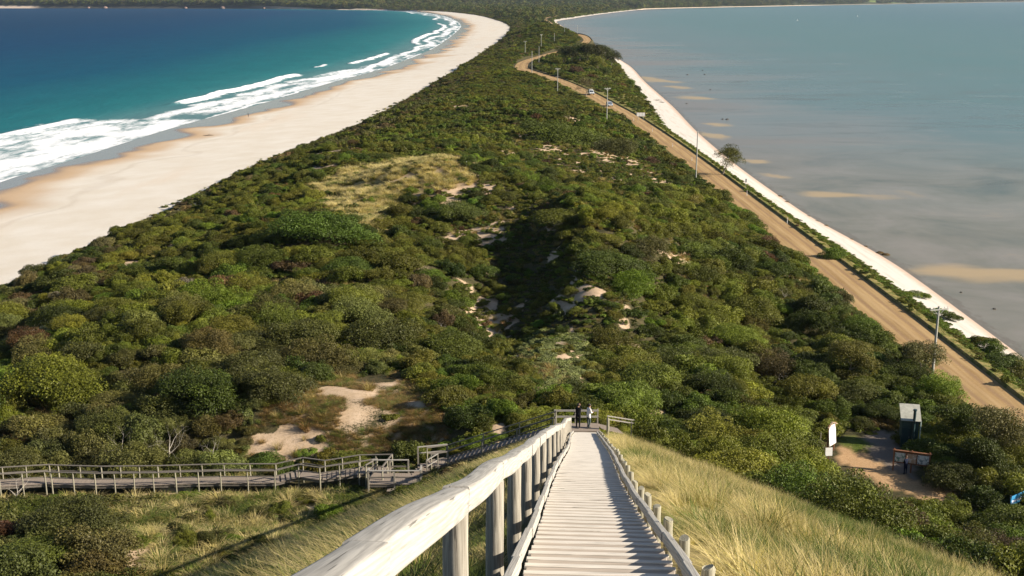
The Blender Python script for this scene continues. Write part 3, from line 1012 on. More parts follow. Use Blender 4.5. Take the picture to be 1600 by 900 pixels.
def scatter(name, P, rot, scl, idx, tint, kind_label=None):
    """one object whose points carry plants: cover that nobody could count"""
    P = np.asarray(P, np.float32)
    me = bpy.data.meshes.new(name)
    me.vertices.add(len(P)); me.vertices.foreach_set('co', P.ravel())
    me.attributes.new('rot', 'FLOAT_VECTOR', 'POINT').data.foreach_set('vector', np.asarray(rot, np.float32).ravel())
    me.attributes.new('scl', 'FLOAT_VECTOR', 'POINT').data.foreach_set('vector', np.asarray(scl, np.float32).ravel())
    me.attributes.new('idx', 'INT', 'POINT').data.foreach_set('value', np.asarray(idx, np.int32))
    me.attributes.new('tint', 'FLOAT_VECTOR', 'POINT').data.foreach_set('vector', np.asarray(tint, np.float32).ravel())
    o = link(bpy.data.objects.new(name, me))
    o['kind'] = 'stuff'
    g = bpy.data.node_groups.new(name + '_nodes', 'GeometryNodeTree')
    g.interface.new_socket('Geometry', in_out='INPUT', socket_type='NodeSocketGeometry')
    g.interface.new_socket('Geometry', in_out='OUTPUT', socket_type='NodeSocketGeometry')
    N = lambda k: g.nodes.new(k)
    gi, go = N('NodeGroupInput'), N('NodeGroupOutput')
    iop, ci = N('GeometryNodeInstanceOnPoints'), N('GeometryNodeCollectionInfo')
    ci.inputs['Collection'].default_value = PROTO
    ci.inputs['Separate Children'].default_value = True
    ci.inputs['Reset Children'].default_value = True

    def na(nm, ty):
        a = N('GeometryNodeInputNamedAttribute'); a.data_type = ty
        a.inputs['Name'].default_value = nm
        return a.outputs['Attribute']
    g.links.new(gi.outputs[0], iop.inputs['Points'])
    g.links.new(ci.outputs[0], iop.inputs['Instance'])
    iop.inputs['Pick Instance'].default_value = True
    g.links.new(na('idx', 'INT'), iop.inputs['Instance Index'])
    g.links.new(na('rot', 'FLOAT_VECTOR'), iop.inputs['Rotation'])
    g.links.new(na('scl', 'FLOAT_VECTOR'), iop.inputs['Scale'])
    g.links.new(iop.outputs[0], go.inputs[0])
    md = o.modifiers.new('cover', 'NODES')
    md.node_group = g
    return o


# ------------------------------------------------------------------ where the scrub grows
TINTS = {'dark green': (0.066, 0.085, 0.014), 'olive green': (0.110, 0.115, 0.017), 'grey green': (0.106, 0.108, 0.032),
         'bright green': (0.108, 0.150, 0.018), 'yellow green': (0.148, 0.162, 0.022), 'russet brown': (0.112, 0.068, 0.032),
         'dull brown': (0.120, 0.094, 0.044), 'pale grey': (0.19, 0.175, 0.125), 'deep green': (0.052, 0.060, 0.017)}

# walks, landings and signs that must stay clear: (x, y, radius)
CLEAR = []


def clear_line(pts, r):
    for (a, b) in zip(pts[:-1], pts[1:]):
        n = max(2, int((Vector(b[:2]) - Vector(a[:2])).length / 0.7))
        for i in range(n + 1):
            f = i / n
            CLEAR.append((a[0] + (b[0] - a[0]) * f, a[1] + (b[1] - a[1]) * f, r))


clear_line([(STAIR_X0 + STAIR_KX * y, y) for y in (-2, 30, 60, 78)], 1.7)
# centre line of the lower boardwalk (x, y, deck height), from the stair landing to the left
BW = [(2.95, 75.3, 15.95), (-4.6, 77.0, 12.75), (-5.9, 76.6, 12.7), (-7.0, 74.9, 12.4), (-9.6, 74.6, 12.4)]


def bw_pix(px, py, z, off=0.6):
    p = up(px, py, z)
    return (p.x, p.y + off, z)


BW += [bw_pix(600, 738, 12.4), bw_pix(560, 741, 12.3), bw_pix(502, 750, 12.0), bw_pix(468, 745, 11.95), bw_pix(428, 755, 11.65),
       bw_pix(345, 755, 11.65), bw_pix(240, 758, 11.6), bw_pix(150, 759, 11.55), bw_pix(82, 757, 11.55), bw_pix(70, 756, 11.6), bw_pix(-40, 763, 11.75), bw_pix(-160, 775, 11.9)]
clear_line(BW, 1.25)
clear_line([(6.0, 77, 0), (7.4, 77.5, 0)], 0.9)
CL = np.array(CLEAR)


def blocked(x, y, r):
    return np.any((CL[:, 0] - x) ** 2 + (CL[:, 1] - y) ** 2 < (CL[:, 2] + 0.75 * r) ** 2)


def max_height(x, y):
    """plants between the eye and something that shows keep below the line of sight"""
    h = 9.0
    if -40 < x < 0 and 60 < y < 74.5:
        d = np.min(np.hypot(CL[:, 0] - x, CL[:, 1] - y))
        h = min(h, 0.35 + 0.42 * max(d - 1.2, 0))
    return h


Z_OPEN = [Z_BLOW, Z_MOUND, Z_LEFT, Z_PATH, Z_PATH2, Z_SPUR, Z_LAWN, Z_RIDGE]
Z_BLOW2 = zone((380, 722), (395, 665), (465, 612), (540, 582), (645, 586), (702, 636), (712, 690), (660, 712), (500, 727))
Z_SIGHT = zone((1262, 700), (1290, 686), (1330, 670), (1400, 690), (1450, 720), (1505, 760), (1515, 800), (1440, 800), (1330, 775), (1270, 745))
shrubs = []          # x, y, z, r, height factor, form, colour name, tint, explicit


def tint_of(name, r=RNG):
    b = np.array(TINTS[name])
    return tuple(np.clip(b * r.uniform(0.62, 1.32) * (1 + r.normal(0, 0.06, 3)), 0.01, 0.5))


def add_shrub(x, y, r, hf, form, colour, explicit=False):
    shrubs.append([x, y, float(H(x, y)) - 0.05 * r, r, hf, form, colour, tint_of(colour), explicit])


# shrubs that stand out in the photograph: crown centre, crown width (pixels), form, colour, height factor
KEY = [(90, 585, 175, 'domed', 'yellow green', .8), (320, 600, 150, 'domed', 'dark green', .95), (505, 345, 130, 'domed', 'dark green', .8),
       (722, 330, 72, 'domed', 'dark green', 1.1), (626, 362, 50, 'domed', 'dark green', 1.0), (548, 412, 74, 'domed', 'dark green', .9),
       (225, 465, 62, 'domed', 'bright green', .95), (228, 502, 66, 'domed', 'grey green', 1), (145, 510, 80, 'spreading', 'yellow green', 1.2),
       (300, 455, 64, 'domed', 'olive green', 1), (600, 520, 120, 'ragged', 'grey green', 1), (640, 470, 70, 'domed', 'olive green', .9),
       (712, 535, 110, 'domed', 'olive green', .75), (460, 520, 120, 'ragged', 'grey green', .9), (500, 555, 110, 'ragged', 'grey green', 1), (420, 480, 90, 'ragged', 'grey green', .9),
       (60, 660, 90, 'domed', 'grey green', .9), (140, 690, 80, 'ragged', 'grey green', 1), (130, 640, 70, 'ragged', 'grey green', .9),
       (205, 640, 44, 'domed', 'yellow green', 1.1), (358, 655, 50, 'ragged', 'russet brown', 1), (320, 525, 50, 'ragged', 'russet brown', .9),
       (455, 405, 60, 'spreading', 'russet brown', 1), (500, 440, 60, 'spreading', 'russet brown', 1), (45, 455, 60, 'spreading', 'russet brown', 1),
       (280, 690, 60, 'ragged', 'dull brown', .9), (60, 790, 130, 'domed', 'dark green', .75), (50, 845, 150, 'domed', 'dark green', .7),
       (110, 815, 80, 'domed', 'dark green', .7), (515, 795, 60, 'domed', 'bright green', .8), (20, 700, 70, 'domed', 'olive green', .8),
       (950, 400, 110, 'domed', 'dark green', .85), (880, 330, 90, 'domed', 'olive green', .8), (1010, 380, 80, 'ragged', 'grey green', .8),
       (880, 195, 130, 'domed', 'dark green', .7), (960, 225, 70, 'ragged', 'grey green', .8), (1090, 470, 70, 'domed', 'olive green', .9),
       (1010, 580, 120, 'domed', 'olive green', .8), (940, 610, 80, 'domed', 'bright green', .7), (1130, 560, 90, 'ragged', 'grey green', 1),
       (1200, 560, 90, 'ragged', 'dull brown', 1), (1180, 480, 80, 'domed', 'olive green', 1), (1310, 465, 50, 'domed', 'grey green', 1.1),
       (1270, 500, 80, 'domed', 'dark green', 1), (1390, 545, 60, 'domed', 'dark green', 1.1), (1430, 560, 60, 'domed', 'olive green', 1.2),
       (1260, 600, 100, 'domed', 'olive green', .9), (1340, 610, 80, 'ragged', 'grey green', .9), (1210, 660, 110, 'domed', 'olive green', .8),
       (1110, 650, 110, 'domed', 'dark green', .8), (1040, 660, 90, 'domed', 'dark green', .7), (1235, 735, 50, 'domed', 'olive green', .6),
       (1150, 700, 90, 'domed', 'dark green', .7), (1340, 765, 55, 'ragged', 'dark green', .8), (1380, 790, 90, 'spreading', 'bright green', 1.1), (1460, 700, 80, 'domed', 'dark green', 1),
       (1490, 740, 90, 'domed', 'dark green', 1), (1540, 720, 90, 'domed', 'dark green', 1), (1545, 775, 70, 'domed', 'dark green', .9),
       (1550, 850, 110, 'ragged', 'dull brown', .8), (1450, 850, 100, 'spreading', 'olive green', 1.2), (1590, 680, 90, 'domed', 'dark green', 1),
       (1303, 394, 40, 'domed', 'bright green', .8), (1487, 494, 30, 'domed', 'dark green', 1), (1548, 540, 55, 'domed', 'dark green', .9), (1572, 560, 70, 'domed', 'dark green', .8),
       (1595, 575, 60, 'domed', 'olive green', .8), (1530, 528, 40, 'domed', 'olive green', .8), (1430, 455, 34, 'spreading', 'bright green', 1), (1465, 480, 34, 'spreading', 'bright green', 1),
       (1167, 296, 14, 'domed', 'bright green', 1), (985, 682, 62, 'domed', 'dark green', .75), (1010, 668, 50, 'domed', 'olive green', .8),
       (245, 698, 40, 'ragged', 'pale grey', 1), (60, 520, 60, 'ragged', 'pale grey', .7), (100, 460, 50, 'ragged', 'pale grey', .7), (285, 440, 50, 'ragged', 'pale grey', .7),
       (478, 702, 32, 'spreading', 'bright green', 1), (532, 705, 38, 'spreading', 'bright green', 1), (690, 500, 40, 'ragged', 'dull brown', 1.2),
       (902, 110, 26, 'domed', 'russet brown', 1.1), (926, 119, 20, 'domed', 'russet brown', 1), (970, 133, 20, 'domed', 'russet brown', .9)]
for px, py, w, form, colr, hf in KEY:
    base = hit(px, py + 0.22 * w)
    d = proj(*base)[2]
    add_shrub(base.x, base.y, 0.5 * w * d / FPX, hf, form, colr, True)


def density(x, y):
    """chance that a spot carries a shrub, and the mean size there"""
    pass


def mass_colour(x, y, r):
    """colours drift in patches over the dune"""
    a = float(fbm(x / 13, y / 20, 501, 2)); u = r.random()
    west = x < XE(y) + 22
    if y < 130 and x < -6:
        base = ['grey green', 'olive green', 'dark green', 'olive green', 'yellow green', 'grey green', 'bright green', 'russet brown']
    elif west:
        base = ['olive green', 'grey green', 'dull brown', 'dark green', 'olive green', 'yellow green', 'grey green', 'russet brown']
    else:
        base = ['olive green', 'dark green', 'dark green', 'bright green', 'olive green', 'olive green', 'yellow green', 'russet brown']
    k = int(np.clip((a * 1.4 + 0.45) * 6 + r.normal(0, 0.8), 0, 6))
    if u < 0.012: k = 7
    return base[k]


# dart throwing with a hash grid, large crowns first
CELL = 2.0
gridd = {}


def near_pts(x, y, rr):
    i0, i1 = int((x - rr) // CELL), int((x + rr) // CELL)
    j0, j1 = int((y - rr) // CELL), int((y + rr) // CELL)
    for i in range(i0, i1 + 1):
        for j in range(j0, j1 + 1):
            for q in gridd.get((i, j), ()):
                yield q


def put(x, y, r):
    gridd.setdefault((int(x // CELL), int(y // CELL)), []).append((x, y, r))


for sh in shrubs:
    put(sh[0], sh[1], sh[3] * 0.75)
RM = [(2.1, 3.0, 520), (1.4, 2.0, 3200), (0.8, 1.2, 5200), (0.45, 0.75, 9000)]
rr_ = np.random.default_rng(77)
for lo, hi, tries in RM:
    n = tries * 4
    # more trials close to the eye
    yy = 42 + (430 - 42) * rr_.random(n) ** 1.5
    xx = XE(yy) + (verge_x(yy) - XE(yy)) * rr_.random(n)
    rads = rr_.uniform(lo, hi, n)
    opn = np.zeros(n, bool); 
    for z_ in Z_OPEN: opn |= inside(z_, xx, yy)
    gul = inside(Z_GULLY, xx, yy) | inside(Z_SPOT1, xx, yy)
    gd = gold(xx, yy)
    rc = RC(yy); ex = XE(yy)
    onroad = (xx > rc - 4.6) & (xx < rc + 3.6)
    vg = (xx >= rc + 3.6)
    bare = fbm(xx / 6, yy / 9, 77, 3) > 0.35
    sight = inside(Z_SIGHT, xx, yy)
    blow2 = inside(Z_BLOW2, xx, yy)
    got = 0
    for i in range(n):
        if got >= tries: break
        x, y, r = float(xx[i]), float(yy[i]), float(rads[i])
        if onroad[i] or gd[i] or sight[i] or (blow2[i] and (r > 0.6 or rr_.random() > 0.12)): continue
        dx = x - (STAIR_X0 + STAIR_KX * y)
        if y < 74 and (-3 < dx < 3 or (-9 < dx < 3 and r > 0.95)): continue
        if opn[i] and (r > 0.95 or rr_.random() > 0.30): continue
        if gul[i] and (r > 1.1 or rr_.random() > 0.45): continue
        if bare[i] and r > 0.8: continue
        if vg[i] and (r > 0.8 or rr_.random() > 0.3): continue
        if x - ex[i] < 7 and r > 1.4: continue
        # tall scrub in the hollow and by the road, wind-shorn on the crests
        if r > 2.0 and not ((y < 150 and (x < -14 or x > 8)) or (x > 22 and y < 250)): continue
        if x - r * 0.8 < ex[i] - 0.5: continue
        if rc[i] - 4.0 < x + r * 0.7 and not vg[i]: continue
        if blocked(x, y, r): continue
        mh = max_height(x, y)
        form = ['domed', 'domed', 'ragged', 'spreading'][rr_.integers(4)] if r < 2 else ['domed', 'ragged'][rr_.integers(2)]
        hf = rr_.uniform(0.7, 1.15)
        top = r * hf * (0.95 if form != 'spreading' else 0.45)
        if top > mh:
            form = 'spreading'; hf = min(hf, mh / (0.45 * r))
            if hf < 0.4: continue
        sp = r * 0.54
        if any((q[0] - x) ** 2 + (q[1] - y) ** 2 < (sp + q[2] * 0.72) ** 2 for q in near_pts(x, y, sp + 2.2)): continue
        put(x, y, sp)
        add_shrub(x, y, r, hf, form, mass_colour(x, y, rr_))
        got += 1
print('shrubs', len(shrubs))

# the ones that show largest become objects of their own, the rest one mass
vis = []
for i, sh in enumerate(shrubs):
    px, py, d = proj(sh[0], sh[1], sh[2] + 0.4 * sh[3])
    on = -10 < px < 1610 and 0 < py < 915
    vis.append((sh[3] * FPX / d if on else 0, px, py))
order = sorted(range(len(shrubs)), key=lambda i: (-(shrubs[i][8] and vis[i][0] > 0), -vis[i][0]))
single = [i for i in order if vis[i][0] > 3][:285]
sset = set(single)

MARKS = [('the sandy blowout', 560, 655), ('the stair landing', 900, 655), ('the straw mound', 640, 275), ('the left boardwalk', 250, 745),
         ('the boardwalk platform', 640, 740), ('the green hut', 1418, 650), ('the notice boards', 1420, 712), ('the gravel clearing', 1400, 750),
         ('the nearest power pole', 1458, 540), ('the blue sign', 1590, 780), ('the dirt road', 1330, 430), ('the golden grass', 1180, 760),
         ('the ocean beach edge', 120, 420), ('the pale grassy ridge', 880, 570), ('the shaded gully', 800, 450), ('the sand patches', 880, 235),
         ('the lone shore tree', 1130, 255), ('the white billboard', 1001, 182), ('the wooden stairs', 760, 800), ('the tall white sign', 1297, 690),
         ('the parked-up cars', 912, 155), ('the frame corner boardwalk end', 40, 770), ('the dune hollow', 420, 560), ('the roadside thicket', 1230, 540),
         ('the beach slope', 330, 330), ('the dune ridge', 720, 400)]
MARKS = [m for m in MARKS if 'parked' not in m[0] and 'frame' not in m[0]]
cap = []
for i in single:
    x, y, z, r, hf, form, colr, tint, ex = shrubs[i]
    _, px, py = vis[i]
    best = min(MARKS, key=lambda m: (m[1] - px) ** 2 + (1.6 * (m[2] - py)) ** 2)
    dx, dy = px - best[1], py - best[2]
    dist = math.hypot(dx, dy)
    q = 'close' if dist < 60 else ('' if dist < 130 else 'well')
    rel = ('left of' if dx < 0 else 'right of') if abs(dx) > 1.5 * abs(dy) else ('behind' if dy < 0 else 'before')
    if q == 'close': rel = {'left of': 'close left of', 'right of': 'close right of', 'behind': 'close behind', 'before': 'close before'}[rel]
    elif q == 'well': rel = 'well ' + rel
    size = 'low' if r < 1.1 else ('medium' if r < 1.8 else ('large' if r < 2.6 else 'huge'))
    cap.append('%s %s %s shrub %s %s' % (size, colr, form, rel, best[0]))
ORD = ['first', 'second', 'third', 'fourth', 'fifth', 'sixth', 'seventh', 'eighth', 'ninth', 'tenth', 'eleventh', 'twelfth']
same = {}
for k, c_ in enumerate(cap):
    same.setdefault(c_, []).append(k)
for c_, ks in same.items():
    if len(ks) > 1:
        ks.sort(key=lambda k: vis[single[k]][1])
        for n_, k in enumerate(ks):
            if n_ == 0: suf = 'leftmost of them'
            elif n_ == len(ks) - 1: suf = 'rightmost of them'
            else: suf = '%s from left' % ORD[n_]
            cap[k] = c_ + ', ' + suf
for k, i in enumerate(single):
    x, y, z, r, hf, form, colr, tint, ex = shrubs[i]
    nvar = {'domed': 4, 'ragged': 3, 'spreading': 3}[form]
    me = (BIG if vis[i][0] > 13 else SMALL)[form, i % nvar]
    if r > 2.4 and form in ('domed', 'ragged'): me = HUGE[form, i % (3 if form == 'domed' else 2)]
    o = bpy.data.objects.new('shrub', me)
    o.location = (x, y, z)
    ax_ = RNG.uniform(0.84, 1.2)
    o.scale = (r * 1.06 * ax_, r * 1.06 / ax_, r * hf * RNG.uniform(0.95, 1.2))
    o.rotation_euler = (RNG.normal(0, 0.06), RNG.normal(0, 0.06), 0.3 + RNG.normal(0, 0.9))
    o['tint'] = tint
    link(o)
    tag(o, cap[k], 'shrub', 'coastal shrubs on the dunes')

P, R_, SC, ID, TI = [], [], [], [], []


def cover(x, y, z, r, sz, form, tint, rz=None, nv=None, tilt=0.0):
    nvar = {'domed': 4, 'ragged': 3, 'spreading': 3, 'domed_big': 4, 'ragged_big': 3, 'spreading_big': 3, 'marram': 4, 'tussock': 3, 'short': 2, 'gum': 4}[form]
    P.append((x, y, z)); R_.append((RNG.normal(0, tilt) if tilt else 0, RNG.normal(0, tilt) if tilt else 0, RNG.uniform(0, 6.28) if rz is None else rz))
    st_ = RNG.uniform(0.82, 1.22)
    SC.append((r * st_, r / st_, sz)); ID.append(PIDX[form, int(RNG.integers(nvar))]); TI.append(tint)


def flush(name):
    global P, R_, SC, ID, TI
    o = scatter(name, P, R_, SC, ID, TI)
    print(name, len(P))
    P, R_, SC, ID, TI = [], [], [], [], []
    return o


for i, sh in enumerate(shrubs):
    if i not in sset:
        x, y, z, r, hf, form, colr, tint, ex = sh
        big_ = r * FPX / proj(x, y, z)[2] > 12
        cover(x, y, z, r * 1.04, r * hf * 1.04, form + ('_big' if big_ else ''), tint, tilt=0.06)
# low undergrowth between the shrubs
n = 15000
yy = 40 + 400 * RNG.random(n) ** 1.6
xx = XE(yy) + (RC(yy) - 4.5 - XE(yy)) * RNG.random(n)
zz = H(xx, yy)
for z_ in Z_OPEN + [Z_SIGHT, Z_BLOW2]:
    k = ~inside(z_, xx, yy) | (RNG.random(len(xx)) < 0.05); xx, yy, zz = xx[k], yy[k], zz[k]
k = ~(inside(Z_GULLY, xx, yy) | inside(Z_SPOT1, xx, yy)) | (RNG.random(len(xx)) < 0.35); xx, yy, zz = xx[k], yy[k], zz[k]
k = ~gold(xx, yy) & ((yy > 76) | (np.abs(xx - STAIR_X0 - STAIR_KX * yy - 2) > 6)) & (fbm(xx / 6, yy / 9, 77, 3) < 0.40); xx, yy, zz = xx[k], yy[k], zz[k]
for x, y, z in zip(xx, yy, zz):
    if np.any((CL[:, 0] - x) ** 2 + (CL[:, 1] - y) ** 2 < (CL[:, 2] + 0.4) ** 2): continue
    r = RNG.uniform(0.35, 0.8)
    cover(x, y, z - 0.03, r, r * RNG.uniform(0.6, 1.2), 'spreading' if RNG.random() < 0.6 else 'ragged', tint_of(mass_colour(x, y, RNG)))
# scrub along the isthmus to the far trees
y = 425.0
while y < 4250:
    sp = 1.55 + (y - 425) * 0.0022
    x0, x1 = float(XE(y)) + 0.6 * sp, float(XS(y)) - 3
    rc = float(RC(y))
    m = int((x1 - x0) / sp)
    for j in range(m):
        x = x0 + (j + RNG.random()) * sp
        if abs(x - rc) < (4.6 if y < 600 else 6.0) + 0.3 * sp: continue
        if x > rc and x > verge_x(y) + 1: continue
        if 895 < y < 1010 and x > rc - 3: continue
        yv = y + RNG.uniform(-.5, .5) * sp
        right = x > rc + 4 and y < 900
        if RNG.random() < (0.55 if right and y < 520 else 0.06): continue
        r = sp * RNG.uniform(0.55, 1.05) * (1.25 if right and y > 540 else 1)
        cover(x, yv, float(H(x, yv)) - 0.1 * r, r, r * RNG.uniform(0.5, 1.0) * (1.15 if right and y > 540 else 0.9), ['domed', 'ragged', 'spreading'][int(RNG.integers(3))],
              tint_of(mass_colour(x, yv, RNG)))
    y += sp
flush('dune_scrub')

# ------------------------------------------------------------------ grasses
G1, G2, G3 = np.array((0.62, 0.51, 0.28)), np.array((0.43, 0.36, 0.145)), np.array((0.105, 0.135, 0.030))


def gtint(w_green, r=RNG):
    u = r.random()
    c = G1 * (1 - u) + G2 * u
    if r.random() < w_green: c = G3 * r.uniform(0.8, 1.5)
    return tuple(c * r.uniform(0.75, 1.2))


n = 30000
yy = 1.5 + 77 * RNG.random(n) ** 0.75
dxx = 1.3 + 27 * RNG.random(n) ** 0.9
xx = STAIR_X0 + STAIR_KX * yy + dxx
k = gold(xx, yy); xx, yy = xx[k], yy[k]
pxs, pys, ds = proj(xx, yy, H(xx, yy))
k = (pxs > 850) & (pxs < 1750) & (pys < 1100); xx, yy = xx[k], yy[k]
zz = H(xx, yy)
gn = fbm(xx / 5.5, yy / 5.5, 601, 3); gh = fbm(xx / 3, yy / 3, 607, 2)
gap = fbm(xx / 0.9, yy / 1.1, 611, 2)
for x, y, z, a, b_, gq in zip(xx, yy, zz, gn, gh, gap):
    if gq < -0.10: continue
    dx = x - STAIR_X0 - STAIR_KX * y
    s_ = RNG.uniform(0.65, 1.3) * (1 + 0.5 * b_) * (0.45 if dx < 1.75 else 1.0) * float(np.interp(y, [4, 14], [0.45, 1.0]))
    green = np.clip(0.22 + 2.2 * a, 0.06, 0.92)
    cover(x, y, z, s_, s_ * RNG.uniform(0.8, 1.1), 'marram', gtint(green), rz=RNG.normal(0, 0.45))
# left flank under the handrail
n = 12000
yy = 2 + 72 * RNG.random(n)
dxx = -1.25 - 13 * RNG.random(n) ** 1.2
xx = STAIR_X0 + STAIR_KX * yy + dxx; zz = H(xx, yy)
ga = fbm(xx / 4, yy / 4, 621, 3)
for x, y, z, a in zip(xx, yy, zz, ga):
    if np.any((CL[:, 0] - x) ** 2 + (CL[:, 1] - y) ** 2 < (CL[:, 2] - 0.4) ** 2): continue
    near_deck = (STAIR_X0 + STAIR_KX * y) - x < 2.2
    if a > 0.22 or fbm(x / 1.2, y / 1.2, 623, 2) < -0.12: continue
    if not near_deck and RNG.random() < 0.16:
        r_ = RNG.uniform(0.35, 0.85); cover(x, y, z, r_, r_ * 0.8, 'spreading_big' if RNG.random() < .6 else 'ragged_big', tint_of(['dark green', 'bright green', 'olive green'][int(RNG.integers(3))])); continue
    s_ = RNG.uniform(0.7, 1.7) * (0.5 if near_deck else 1.0)
    cover(x, y, z, s_, s_, 'marram', gtint(np.clip(0.66 + 1.8 * a, 0.15, 0.97)), rz=RNG.normal(0, 0.6))
flush('marram_grass')


def sow(poly, n, seed, fn):
    r = np.random.default_rng(seed)
    Q = np.array(poly)
    lo, hi_ = Q.min(0) - 1, Q.max(0) + 1
    x = r.uniform(lo[0], hi_[0], n); y = r.uniform(lo[1], hi_[1], n)
    k = inside(poly, x + 1.0 * fbm(x / 3, y / 3, seed, 2), y + 1.5 * fbm(x / 3, y / 3, seed + 1, 2))
    x, y = x[k], y[k]
    for a, b_, c_ in zip(x, y, H(x, y)):
        if np.any((CL[:, 0] - a) ** 2 + (CL[:, 1] - b_) ** 2 < (CL[:, 2] - 0.1) ** 2): continue
        fn(a, b_, c_, r)


def f_left(x, y, z, r):
    a = float(fbm(x / 2.6, y / 2.6, 641, 3))
    if a > 0.16: return
    u = r.random()
    if u < 0.56:
        if r.random() < 0.35: return
        s_ = r.uniform(0.9, 2.1); cover(x, y, z, s_, s_ * r.uniform(0.6, 0.95), 'tussock', gtint(np.clip(0.30 - 1.5 * a, 0.06, 0.9), r), rz=r.normal(0, 0.8))
    elif u < 0.84:
        s_ = r.uniform(0.3, 0.95); cover(x, y, z, s_, s_ * 0.8, 'spreading_big', tint_of(['olive green', 'bright green', 'dark green', 'dark green'][int(r.integers(4))], r))
    else:
        s_ = r.uniform(0.5, 1.0); cover(x, y, z, s_, s_, 'short', gtint(0.3, r))


def f_blow(x, y, z, r):
    a = float(fbm(x / 2.5, y / 2.5, 651, 3))
    if a < -0.16 or r.random() < 0.3: return
    s_ = r.uniform(0.5, 1.2)
    c = np.array((0.30, 0.20, 0.09)) * r.uniform(0.7, 1.25) if r.random() < 0.7 else G3 * r.uniform(0.9, 1.6)
    cover(x, y, z, s_, s_ * r.uniform(0.5, 0.8), 'tussock', tuple(c))


def f_mound(x, y, z, r):
    s_ = r.uniform(1.0, 2.6)
    c = np.array((0.62, 0.51, 0.26)) * r.uniform(0.7, 1.2) if r.random() < 0.88 else G3 * r.uniform(0.9, 1.8)
    if fbm(x / 3, y / 3, 653, 2) > 0.22: return
    cover(x, y, z, s_, s_ * r.uniform(0.7, 1.0), 'tussock', tuple(c))


def f_ridge(x, y, z, r):
    if fbm(x / 2, y / 2.6, 41, 3) > 0.12: return
    s_ = r.uniform(0.5, 1.0)
    cover(x, y, z, s_, s_ * 0.8, 'short' if r.random() < 0.6 else 'spreading', tuple(np.array((0.17, 0.19, 0.075)) * r.uniform(0.7, 1.3)))


def f_gully(x, y, z, r):
    u = r.random()
    if fbm(x / 3.2, y / 5.0, 71, 3) > 0.10 and u > 0.2: return
    s_ = r.uniform(0.35, 0.8)
    if u < 0.5: cover(x, y, z, s_, s_ * 0.9, 'spreading', tint_of(['bright green', 'olive green', 'dark green', 'olive green'][int(r.integers(4))], r))
    else: cover(x, y, z, s_ * 1.3, s_ * 1.1, 'tussock', tuple(np.array((0.25, 0.19, 0.08)) * r.uniform(0.6, 1.2)))


def f_lawn(x, y, z, r):
    cover(x, y, z, 0.6, 0.4, 'short', tuple(np.array((0.13, 0.19, 0.03)) * r.uniform(0.8, 1.2)))


sow(Z_LEFT, 16000, 640, f_left)
sow([(-48, 64), (-3, 64), (-1, 78), (-12, 79), (-48, 80)], 5600, 644, f_left)
sow(Z_BLOW, 3200, 650, f_blow)
sow(Z_BLOW2, 3600, 666, f_blow)
sow(Z_MOUND, 8200, 652, f_mound)
sow(Z_RIDGE, 1500, 654, f_ridge)
sow(Z_GULLY, 5000, 656, f_gully)
sow(Z_SPOT1, 5000, 658, f_gully)
sow(Z_LAWN, 500, 660, f_lawn)
# straw tufts in the gaps of the scrub
n = 11000
yy = 80 + 380 * RNG.random(n) ** 1.4
xx = XE(yy) + 3 + (RC(yy) - 9 - XE(yy)) * RNG.random(n)
ok_ = (fbm(xx / 9, yy / 12, 801, 3) > 0.02) & ~gold(xx, yy) & ~inside(Z_SIGHT, xx, yy) & ~inside(Z_PATH, xx, yy) & ~inside(Z_SPUR, xx, yy)
for x, y, z in zip(xx[ok_], yy[ok_], H(xx[ok_], yy[ok_])):
    s_ = RNG.uniform(0.8, 1.7)
    c = np.array((0.36, 0.28, 0.115)) if RNG.random() < 0.75 else np.array((0.28, 0.17, 0.08))
    cover(x, y, z, s_, s_ * RNG.uniform(0.9, 1.4), 'tussock', tuple(c * RNG.uniform(0.7, 1.25)))
# verges of the road
n = 9000
yy = 95 + 440 * RNG.random(n) ** 1.4
side = RNG.random(n)
e0 = RC(yy) + 3.5
xx = np.where(side < 0.78, e0 + (verge_x(yy) + 0.8 - e0) * RNG.random(n), RC(yy) - 3.6 - 2.2 * RNG.random(n))
zz = H(xx, yy)
for x, y, z, sd_ in zip(xx, yy, zz, side):
    u = RNG.random()
    t_ = (x - (RC(y) + 3.5)) / max(float(verge_x(y) - RC(y) - 3.5), 1)
    if sd_ < 0.78 and t_ > 0.35 and u < 0.55:
        s_ = RNG.uniform(0.4, 0.8); cover(x, y, z, s_, s_ * 0.8, 'spreading', tint_of('bright green' if RNG.random() < .6 else 'olive green'))
    else:
        c = np.array((0.15, 0.19, 0.035)) if RNG.random() < 0.7 else np.array((0.33, 0.26, 0.10))
        cover(x, y, z, 0.7, 0.5 if t_ < 0.4 else 0.9, 'short', tuple(c * RNG.uniform(0.7, 1.25)))
n = 2600
yy = 150 + 900 * RNG.random(n) ** 1.5
xx = XE(yy) + RNG.normal(0.5, 1.6, n); zz = H(xx, yy)
for x, y, z in zip(xx, yy, zz):
    s_ = RNG.uniform(0.5, 1.0) * (1 + y / 900)
    if RNG.random() < 0.5: cover(x, y, z, s_, s_, 'tussock', gtint(0.6))
    else: cover(x, y, z, s_ * 0.8, s_ * 0.8, 'spreading', tint_of('olive green' if RNG.random() < .6 else 'grey green'))
flush('dune_grass')

